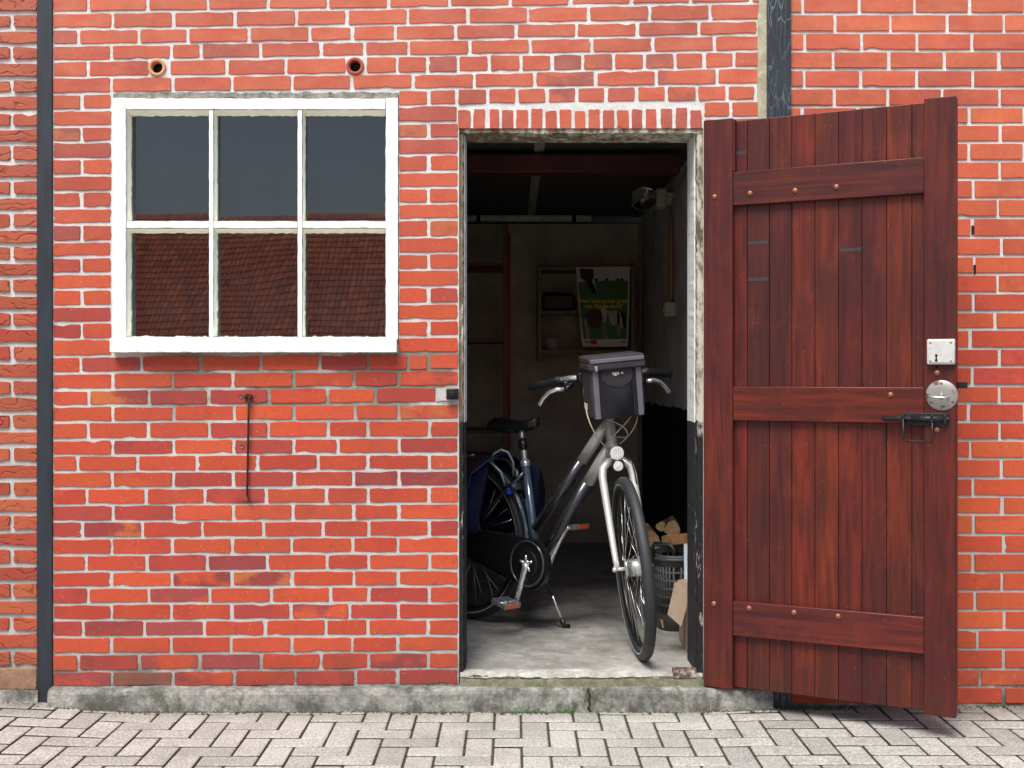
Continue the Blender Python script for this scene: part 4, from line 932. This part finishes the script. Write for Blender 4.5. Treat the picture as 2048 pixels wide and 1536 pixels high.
log('log',W(1345,1057,5.18),W(1345,1057,5.18)+Vector((.03,.26,-.01)),.033,'round log with its pale sawn end facing out, topmost in the basket')
log('log',W(1322,1053,5.3),W(1322,1053,5.3)+Vector((.05,.2,-.01)),.022,'thin dark log behind the round log on the basket')
log('log',W(1330,1082,5.02),W(1398,1076,5.1),.038,'long split orange log lying crosswise on the basket',True)
log('log',W(1307,1086,5.03),W(1307,1086,5.03)+Vector((-.02,.22,.03)),.045,'short square split log at the left rim of the basket',True)
for k in range(9):
    a=Vector((bx-.055+.014*k,by-.15+.03*(k%3)*2,FLZ+.03+.018*k)); log('log',a,a+Vector((random.uniform(-.02,.06),.2,random.uniform(0,.04))),.032,'brown log seen through the slats of the basket',k%2==0)
def slab(name,corn,th,mat,label,cat,n=Vector((0,1,0))):
    m=MB(); v=[Vector(c) for c in corn]; k=len(v); m.add(v+[q+n*th for q in v],[tuple(range(k)),tuple(range(k,2*k))[::-1]]+[(i,(i+1)%k,(i+1)%k+k,i+k) for i in range(k)]); return tag(m.build(name,mat),label,cat)
slab('white_board',[W(1368,1088,4.86),W(1400,1088,4.80),W(1400,1184,4.74),W(1369,1178,4.80)],.01,simple('bluish_white_board',(.52,.58,.64),.6,0,.4,.06),'bluish white board leaning upright behind the right door jamb','board')
CB=simple('cardboard',(.33,.25,.18),.85,0,.3,.12,20)
t=tag(empty('cardboard_box',(.69,.36,FLZ)),'brown cardboard box with one open flap behind the right door jamb','box')
IV=Matrix.Translation((-.69,-.36,-FLZ))
m=MB(); m.box(-.015,.2,-.12,.16,.0,.19,0,None,0); m.build('carton',CB,t)
def cflap(pts):
    m=MB(); v=[IV@p for p in pts]; k=len(v); m.add(v+[q+Vector((0,.004,0)) for q in v],[tuple(range(k)),tuple(range(k,2*k))[::-1]]+[(i,(i+1)%k,(i+1)%k+k,i+k) for i in range(k)]); m.build('flap',CB,t)
cflap([W(1350,1163,4.62),W(1382,1186,4.62),W(1362,1253,4.56),W(1335,1229,4.56)]); cflap([W(1357,1160,4.8),W(1372,1158,4.8),W(1384,1190,4.72),W(1352,1170,4.72)])
# ------------------------------------------------------------------ neighbours, posts, hook
lh=empty('left_house'); tag(lh,'strip of rough folded-face red brick wall at the left edge','house')
m=MB()
LL=[-208,-175,-142,-109,-75,-42,-9,25,58,90,122,157,188,223,255,287,323.6,358,392,423,457,489,523,554,588,622,654,688,724,757.7,791.4,825,859.4,891,926.4,959,994.4,1026.8,1062.4,1095,1130,1163,1198,1231,1264,1298.7,1333]
WRK=[(.33,.078,.038),(.37,.090,.042),(.30,.062,.036),(.38,.10,.048)]
for i,(a,b) in enumerate(zip(LL,LL[1:])):
    e=[75.5]; x=23 if i%2==1 else -37
    e=[79]+[ (23 if i%2==1 else -37)-121*k for k in range(7)]
    for r_,l_ in zip(e,e[1:]):
        c=random.choice(WRK); save=ORG[:]; ORG[:]=[c]; brick(m,l_+4+random.uniform(-1,1),r_-4+random.uniform(-1,1),a+5,b-4.5,0,random.uniform(0,.003),'n',2.5,1.15); ORG[:]=save
pbox(m,-900,80,-360,1345,.006,.1,1)
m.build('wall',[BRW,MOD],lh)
m=MB(); m.rbox(wx(-900),wx(74),-.004,.1,wz(1379),wz(1336),.004,0); m.build('worn_base_course',m_conc('worn_pale_brick',(.26,.13,.08),(.40,.27,.19),.5,(.12,.10,.05),9),lh)
m=MB(); strip(m,wx(-900),wx(78),[(.1,wz(1378),0),(-.012,wz(1380),1),(-.016,-.03,1),(.1,-.03,0)],260,.002); m.build('base',PLINTH,lh)
rh=empty('right_house'); tag(rh,'smooth orange-red brick wall with pale joints at the right behind the open door','house')
m=MB(); RL=[-195,-158,-121,-84,-47,-10,27,64.5,101.3,138.4,175.3,212.7,248,284.3,321.4,358.6,397,434.6,474,511.4,548,585.3,623,658,696.4,732.8,770.8,805.6,843.3,880,917,955.3,992.6,1028.7,1069,1105.8,1143.6,1181.7,1220.7,1258.8,1297.8,1337.6,1373,1409]
RJ=[1939.7,2007.8,1944.6,1998,1946,1999.5,1939,2001,1937.7,2000,1946.6,1996,1945,2003,1949,1996,1947,1991,1941,2000,1945,1998,1937,1999.5,1941,2003.6,1946.6,2005,1947.4,2007,1946.6,2004,1950.7,2009,1955,2007.7,1961,2007.7]
TOPJ={0:[1605,1719,1829,1939.7],1:[1669.5,1781,1894.6,2007.8],2:[1609.5,1723,1834.5,1944.6],3:[1666,1777.8,1889,1998],4:[1608,1722,1833.7,1946],5:[1668.8,1776,1884.8,1999.5]}
CR=[(.47,.085,.036),(.49,.095,.038),(.48,.082,.036),(.45,.070,.034),(.51,.11,.042)]
glz=simple('glazed_red_brick',(.44,.058,.038),.3,0,.5,.2,30,.3)
for i,(a,b) in enumerate(zip(RL,RL[1:])):
    k=i-5; 
    base=RJ[k] if k>=0 else (1940 if k%2==0 else 2005)
    js=sorted(([q for q in TOPJ.get(k,[])] or [base-111.5*n for n in range(1,5) if base-111.5*n>1590]+[base])+[ (TOPJ.get(k,[base])[-1])+111.5*n+random.uniform(-2,2) for n in range(1,8)])
    e=[1578]+js+[js[-1]+110]
    for l_,r_ in zip(e,e[1:]):
        if r_-l_<10: continue
        c=random.choice(CR[2:4] if 690<a<800 and random.random()<.6 else CR); save=ORG[:]; ORG[:]=[c,c]
        w1,w2=(3.2,3.2) 
        brick(m,l_+w1+random.uniform(-.6,.9),r_-w2+random.uniform(-.9,.6),a+3.3,b-3.0,2 if (a,b) in ((696.4,732.8),(732.8,770.8)) and l_>1930 else 0,random.uniform(0,.0015),'n',1.0,.35); ORG[:]=save
pbox(m,1576,2950,-360,1412,.0045,.1,1)
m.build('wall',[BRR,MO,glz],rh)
for px_,py0_,py1_ in ((1945.5,451,469),(1949.5,530,548)):
    m=MB(); m.box(wx(px_-2),wx(px_+2.2),-.0012,.004,wz(py1_),wz(py0_)); m.build('open_joint',BLK,rh)  # black box set on the joint as the shade inside the gap
def post(name,px0,px1,py1,ydep,mat,label):
    m=MB(); n=40; x0,x1=wx(px0),wx(px1); m.rbox(x0,x1,ydep,.05,wz(py1),wz(-360),.002); return tag(m.build(name,mat),label,'post')
post('timber_post',74.5,105.5,1408,-.006,POST_L,'narrow blue-black painted post between the folded brick and the shed wall')
post('timber_post',1533,1581,1418,-.012,POST_R,'wide black post with crackled paint, partly hidden by the open door')
# window stay hook hanging on the wall
RUST=simple('rusty_iron',(.035,.014,.010),.8,.3,.4,.5,80,.5)
hk=empty('window_hook',(wx(499),0,wz(793))); tag(hk,'thin rusty iron hook hanging from an eye on the brick wall below the window','hook')
def hp(px,py,y): return (wx(px)-wx(499),y,wz(py)-wz(793))
m=MB(); T=Matrix.Translation(hp(499,794,-.012)); m.tube([T@Vector((.013*math.cos(a),-.003*math.sin(a*2),.009*math.sin(a))) for a in [2*math.pi*k/16 for k in range(16)]],.0032,8,0,None,False,True)
m.tube([hp(489,794,.01),hp(491,793,-.012),hp(497,795,-.016)],.004,8); m.build('eye',RUST,hk)
m=MB(); m.tube([hp(500,795,-.016),hp(498.5,850,-.014),hp(497,920,-.012),hp(495.5,985,-.010),hp(495.5,990,-.010),hp(498,995,-.012),hp(501,998,-.016),hp(500.5,1001,-.02)],[.0042,.0040,.0038,.0038,.0038,.0036,.0034,.002],8); m.build('rod',RUST,hk)
for px,py in ((482,792.5),(484.5,892.5)):
    m=MB(); m.lathe([(0,-.0005),(.0025,-.0008),(.0045,-.0004),(.0062,.001)],14,0,Matrix.Translation((wx(px),-.0022,wz(py)))@Matrix.Rotation(R(90),4,'X')); m.build('screw_plug',simple('plug_steel',(.12,.11,.10),.5,.5),shed)
# ------------------------------------------------------------------ paving in herringbone bond
U=.0915; GX0,GY0=.1226,-.492
PB=NT('concrete_paver'); 
n1=PB.noise(120,5,.8); n2=PB.noise(10,5,.7); c=PB.mix(1.,PB.attr('Col'),PB.mix(PB.rng(n1,.3,.72),(.30,.29,.28),(1.65,1.62,1.58)),'MULTIPLY')
v=PB.vor(150); c=PB.mix(PB.math('MULTIPLY',PB.math('LESS_THAN',v,.22),.55),c,(.06,.055,.05))
v2=PB.vor(130,PB.map(loc=(3,3,3))); c=PB.mix(PB.math('MULTIPLY',PB.math('LESS_THAN',v2,.16),.6),c,(.75,.74,.70))
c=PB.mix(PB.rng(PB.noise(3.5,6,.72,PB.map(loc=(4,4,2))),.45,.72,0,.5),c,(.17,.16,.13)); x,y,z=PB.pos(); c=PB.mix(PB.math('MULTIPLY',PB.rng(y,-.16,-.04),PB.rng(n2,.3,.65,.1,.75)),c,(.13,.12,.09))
PAV=PB.out(c,.9,PB.bump(n1,.8,.003),0,.25)
JT=NT('mossy_joint'); a=JT.noise(5,6,.75); b=JT.noise(60,5,.7); c=JT.mix(JT.rng(b,.3,.7),(.035,.03,.022),(.10,.085,.06)); c=JT.mix(JT.ramp(a,.50,.62),c,JT.mix(JT.rng(b,.3,.7),(.03,.045,.012),(.075,.10,.025)))
JNT=JT.out(c,.95,JT.bump(b,.9,.006),0,.2)
def gh(x,y): return gz(x)*max(0,1+(y+.0)/.9 if y>-.9 else 0)
pm=MB()
def paver(cx,cy,lx,ly):
    g=random.uniform(.82,1.12); pink=max(0,min(1,(-.45-cx)/.9))*.45+(.35 if .85<cx<1.3 and cy>-.30 and random.random()<.4 else 0)
    base=(.40,.402,.385); pk=(.39,.35,.345); col=tuple(g*(a_*(1-pink)+b_*pink) for a_,b_ in zip(base,pk))
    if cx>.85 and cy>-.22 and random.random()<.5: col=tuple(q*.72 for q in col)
    pm.col=col; j=.0036; z0=gh(cx,cy)+random.gauss(0,.0008); tx,ty=random.gauss(0,.004),random.gauss(0,.006); vs=[]
    for (e,dz_) in ((.006+j,0),(.0022+j,-.0012),(j+.0004,-.0030),(j,-.05)):
        hx,hy=lx/2-e,ly/2-e; q=.004
        for sx,sy,f in ((-1,-1,0),(-1,-1,1),(1,-1,1),(1,-1,0),(1,1,0),(1,1,1),(-1,1,1),(-1,1,0)):
            X=sx*hx-(sx*q if f==1 else 0)*1; Y=sy*hy-(sy*q if f==0 else 0)*1
            vs.append((cx+X,cy+Y,z0+dz_+tx*X+ty*Y+(gh(cx+X,cy)-gh(cx,cy))))
    # order the corner points round the outline
    o=[0,1,2,3,4,5,6,7]
    fs=[tuple(o)]
    for k in range(3):
        for i in range(8): fs.append((k*8+i,k*8+(i+1)%8,(k+1)*8+(i+1)%8,(k+1)*8+i))
    pm.add(vs,fs[:17],0); b=len(pm.v)-len(vs)
    for f in fs[17:]: pm.f.append([b+i for i in f]); pm.m.append(1); pm.sm.append(False)
for ix in range(-44,46):
    for iy in range(-46,8):
        mm=(ix+iy)%4; x0=GX0+(ix-1)*U; y0=GY0+(iy-.5)*U
        if mm==0 and y0+U<.06: paver(x0+U,y0+U/2,2*U,U)
        if mm==2 and y0+2*U<.13: paver(x0+U/2,y0+U,U,2*U)
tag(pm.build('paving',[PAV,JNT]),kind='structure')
# joint bed under the pavers, wide ground beyond
g=MB(); nx=60; vs=[]
for i in range(nx+1):
    x=-4.3+8.6*i/nx
    for y in (.0,-.15,-.3,-.5,-.9,-4.8): vs.append((x,y+ (0 if y else .05),gh(x,y)-.0075))
g.add(vs,[(i*6+j,(i+1)*6+j,(i+1)*6+j+1,i*6+j+1) for i in range(nx) for j in range(5)]); tag(g.build('joint_bed',JNT),kind='structure')
g=MB(); g.add([(-300,-300,-.03),(300,-300,-.03),(300,300,-.03),(-300,300,-.03)],[(0,1,2,3)]); tag(g.build('ground',m_conc('far_ground',(.20,.19,.17),(.33,.32,.30),0,sc=.6)),kind='structure')
# moss, grit and little plants at the foot of the walls
ms=MB()
def clump(x,y,z,r,col):
    ms.col=col; k=random.randint(5,7); vs=[(x,y,z+r*random.uniform(.5,.9))]
    for i in range(k):
        a=2*math.pi*i/k+random.uniform(-.3,.3); q=r*random.uniform(.7,1.25); vs.append((x+q*math.cos(a),y+q*math.sin(a)*.7,z-.002))
    ms.add(vs,[(0,1+i,1+(i+1)%k) for i in range(k)],0,True)
MC=[(.045,.055,.018),(.07,.085,.025),(.05,.04,.025),(.09,.07,.045),(.16,.15,.13)]
for i in range(7500):
    q=random.random()
    if q<.45: x=random.uniform(-1.7,.95); y=-.056-abs(random.gauss(0,.007)); 
    elif q<.80: x=random.uniform(.92,3.2); y=-.004-abs(random.gauss(0,.022))
    elif q<.9: x=random.uniform(-3.2,-1.6); y=-.02-abs(random.gauss(0,.01))
    else: x=random.gauss(.98,.12); y=-.03-abs(random.gauss(0,.015))
    clump(x,y,gh(x,y)-.001,random.uniform(.0015,.0058)*(1.5 if q<.45 and random.random()<.4 else 1),random.choice(MC if q>.45 or x>-.1 else MC+[(.11,.05,.02),(.08,.035,.015)]*2))
mt=NT('moss_and_grit'); b=mt.noise(300,3,.7)
tag(ms.build('moss',mt.out(mt.mix(mt.rng(b,.3,.7,0,.6),mt.attr('Col'),(.03,.025,.015)),.95,None,0,.2)),kind='stuff')
LEAF=simple('weed_leaf',(.05,.24,.07),.6,0,.4,.4,60)
for k,(px,label) in enumerate(((1042,'leftmost tiny green weed at the foot of the doorstep'),(1068,'tiny green weed, second from the left at the foot of the doorstep'),(1118,'tiny green weed, third from the left at the foot of the doorstep'),(1140,'rightmost tiny green weed at the foot of the doorstep'))):
    m=MB(); X=wx(px,4.22); 
    for q in range(15):
        a=random.uniform(0,6.28); x=X+random.gauss(0,.014); y=-.060+random.gauss(0,.004); z=random.uniform(.0,.014); L=random.uniform(.004,.008); d=Vector((math.cos(a),math.sin(a)*.6,.5))*L; s_=Vector((-math.sin(a),math.cos(a),0))*L*.45; o=Vector((x,y,z))
        m.add([o,o+d*.5+s_,o+d,o+d*.5-s_],[(0,1,2,3)]); m.tube([(x,y,-.002),tuple(o)],.0006,4)
    tag(m.build('weed',LEAF),label,'weed','tiny weeds below the doorstep')
STRAW=simple('dry_straw',(.50,.42,.24),.8)
for px,py,dx,dy,lb in ((868,1418,12,-12,'short dry grass blade sticking up by the plinth below the wall'),(1421,1424,1,-14,'single dry grass blade at the plinth under the open door')):
    m=MB(); a=W(px,py,4.21); m.tube([a,a+Vector((dx*.5*S,-.004,-dy*.6*S)),a+Vector((dx*S,.002,-dy*S))],[.0012,.0010,.0004],5); m.tube([a,a+Vector((-dx*.6*S,-.003,-dy*.7*S))],[.001,.0004],5); tag(m.build('grass_blade',STRAW),lb,'grass')
# ------------------------------------------------------------------ the house across the yard, seen mirrored in the panes
oh=empty('opposite_house',(-8,-46,0)); tag(oh,'house with long orange tiled roof mirrored in the white window','house')
m=MB(); YR,ZR_,YE,ZE=-45.9,8.05,-38.3,1.95
m.box(-16,12,-7.0,7.0,-.03,1.9,0); m.build('wall',simple('far_brick',(.22,.08,.05),.9,0,.3,.2,3),oh)
m=MB(); rows=24
TC=[(.46,.105,.035),(.40,.085,.03),(.50,.125,.04),(.36,.07,.028),(.43,.095,.032)]
sl_=Vector((0,YR-YE,ZR_-ZE)); L=sl_.length; sl_.normalize(); nr=Vector((0,sl_.z,-sl_.y))
for r_ in range(rows):
    a=Vector((0,YE,ZE))+sl_*(L*r_/rows); b=Vector((0,YE,ZE))+sl_*(L*(r_+1.12)/rows)
    for cidx in range(150):
        x0=-25+cidx*.205; c=random.choice(TC); g_=random.uniform(.8,1.15)*(.45 if random.random()<.012 else 1); m.col=tuple(q*g_ for q in c); vs=[]
        for e,(p,h) in enumerate(((a,.045),(b,.012))):
            for t_,hh in ((0,0),(.25,.012),(.5,.035),(.75,.04),(1,.01)):
                vs.append(p+nr*(h+hh)+Vector((x0+.205*t_,0,0))-Vector(oh.location))
        for t_,hh in ((0,0),(.25,.012),(.5,.035),(.75,.04),(1,.01)): vs.append(a+nr*(hh-.03)+Vector((x0+.205*t_,0,0))-Vector(oh.location))
        m.add(vs,[(i,i+1,i+6,i+5) for i in range(4)]+[(i,i+10,i+11,i+1) for i in range(4)])
vs=[Vector((-25,YE,ZE)),Vector((6,YE,ZE)),Vector((6,YR,ZR_)),Vector((-25,YR,ZR_)),Vector((-25,YR-7,ZE)),Vector((6,YR-7,ZE))]
m.col=(.2,.06,.03); m.add([q-oh.location for q in vs],[(0,1,2,3),(3,2,5,4),(0,3,4),(1,5,2)])
tm=NT('clay_roof_tile'); m.build('roof',tm.out(tm.mix(1.,tm.attr('Col'),(2.35,2.1,1.9),'MULTIPLY'),.7,None,0,.3),oh)
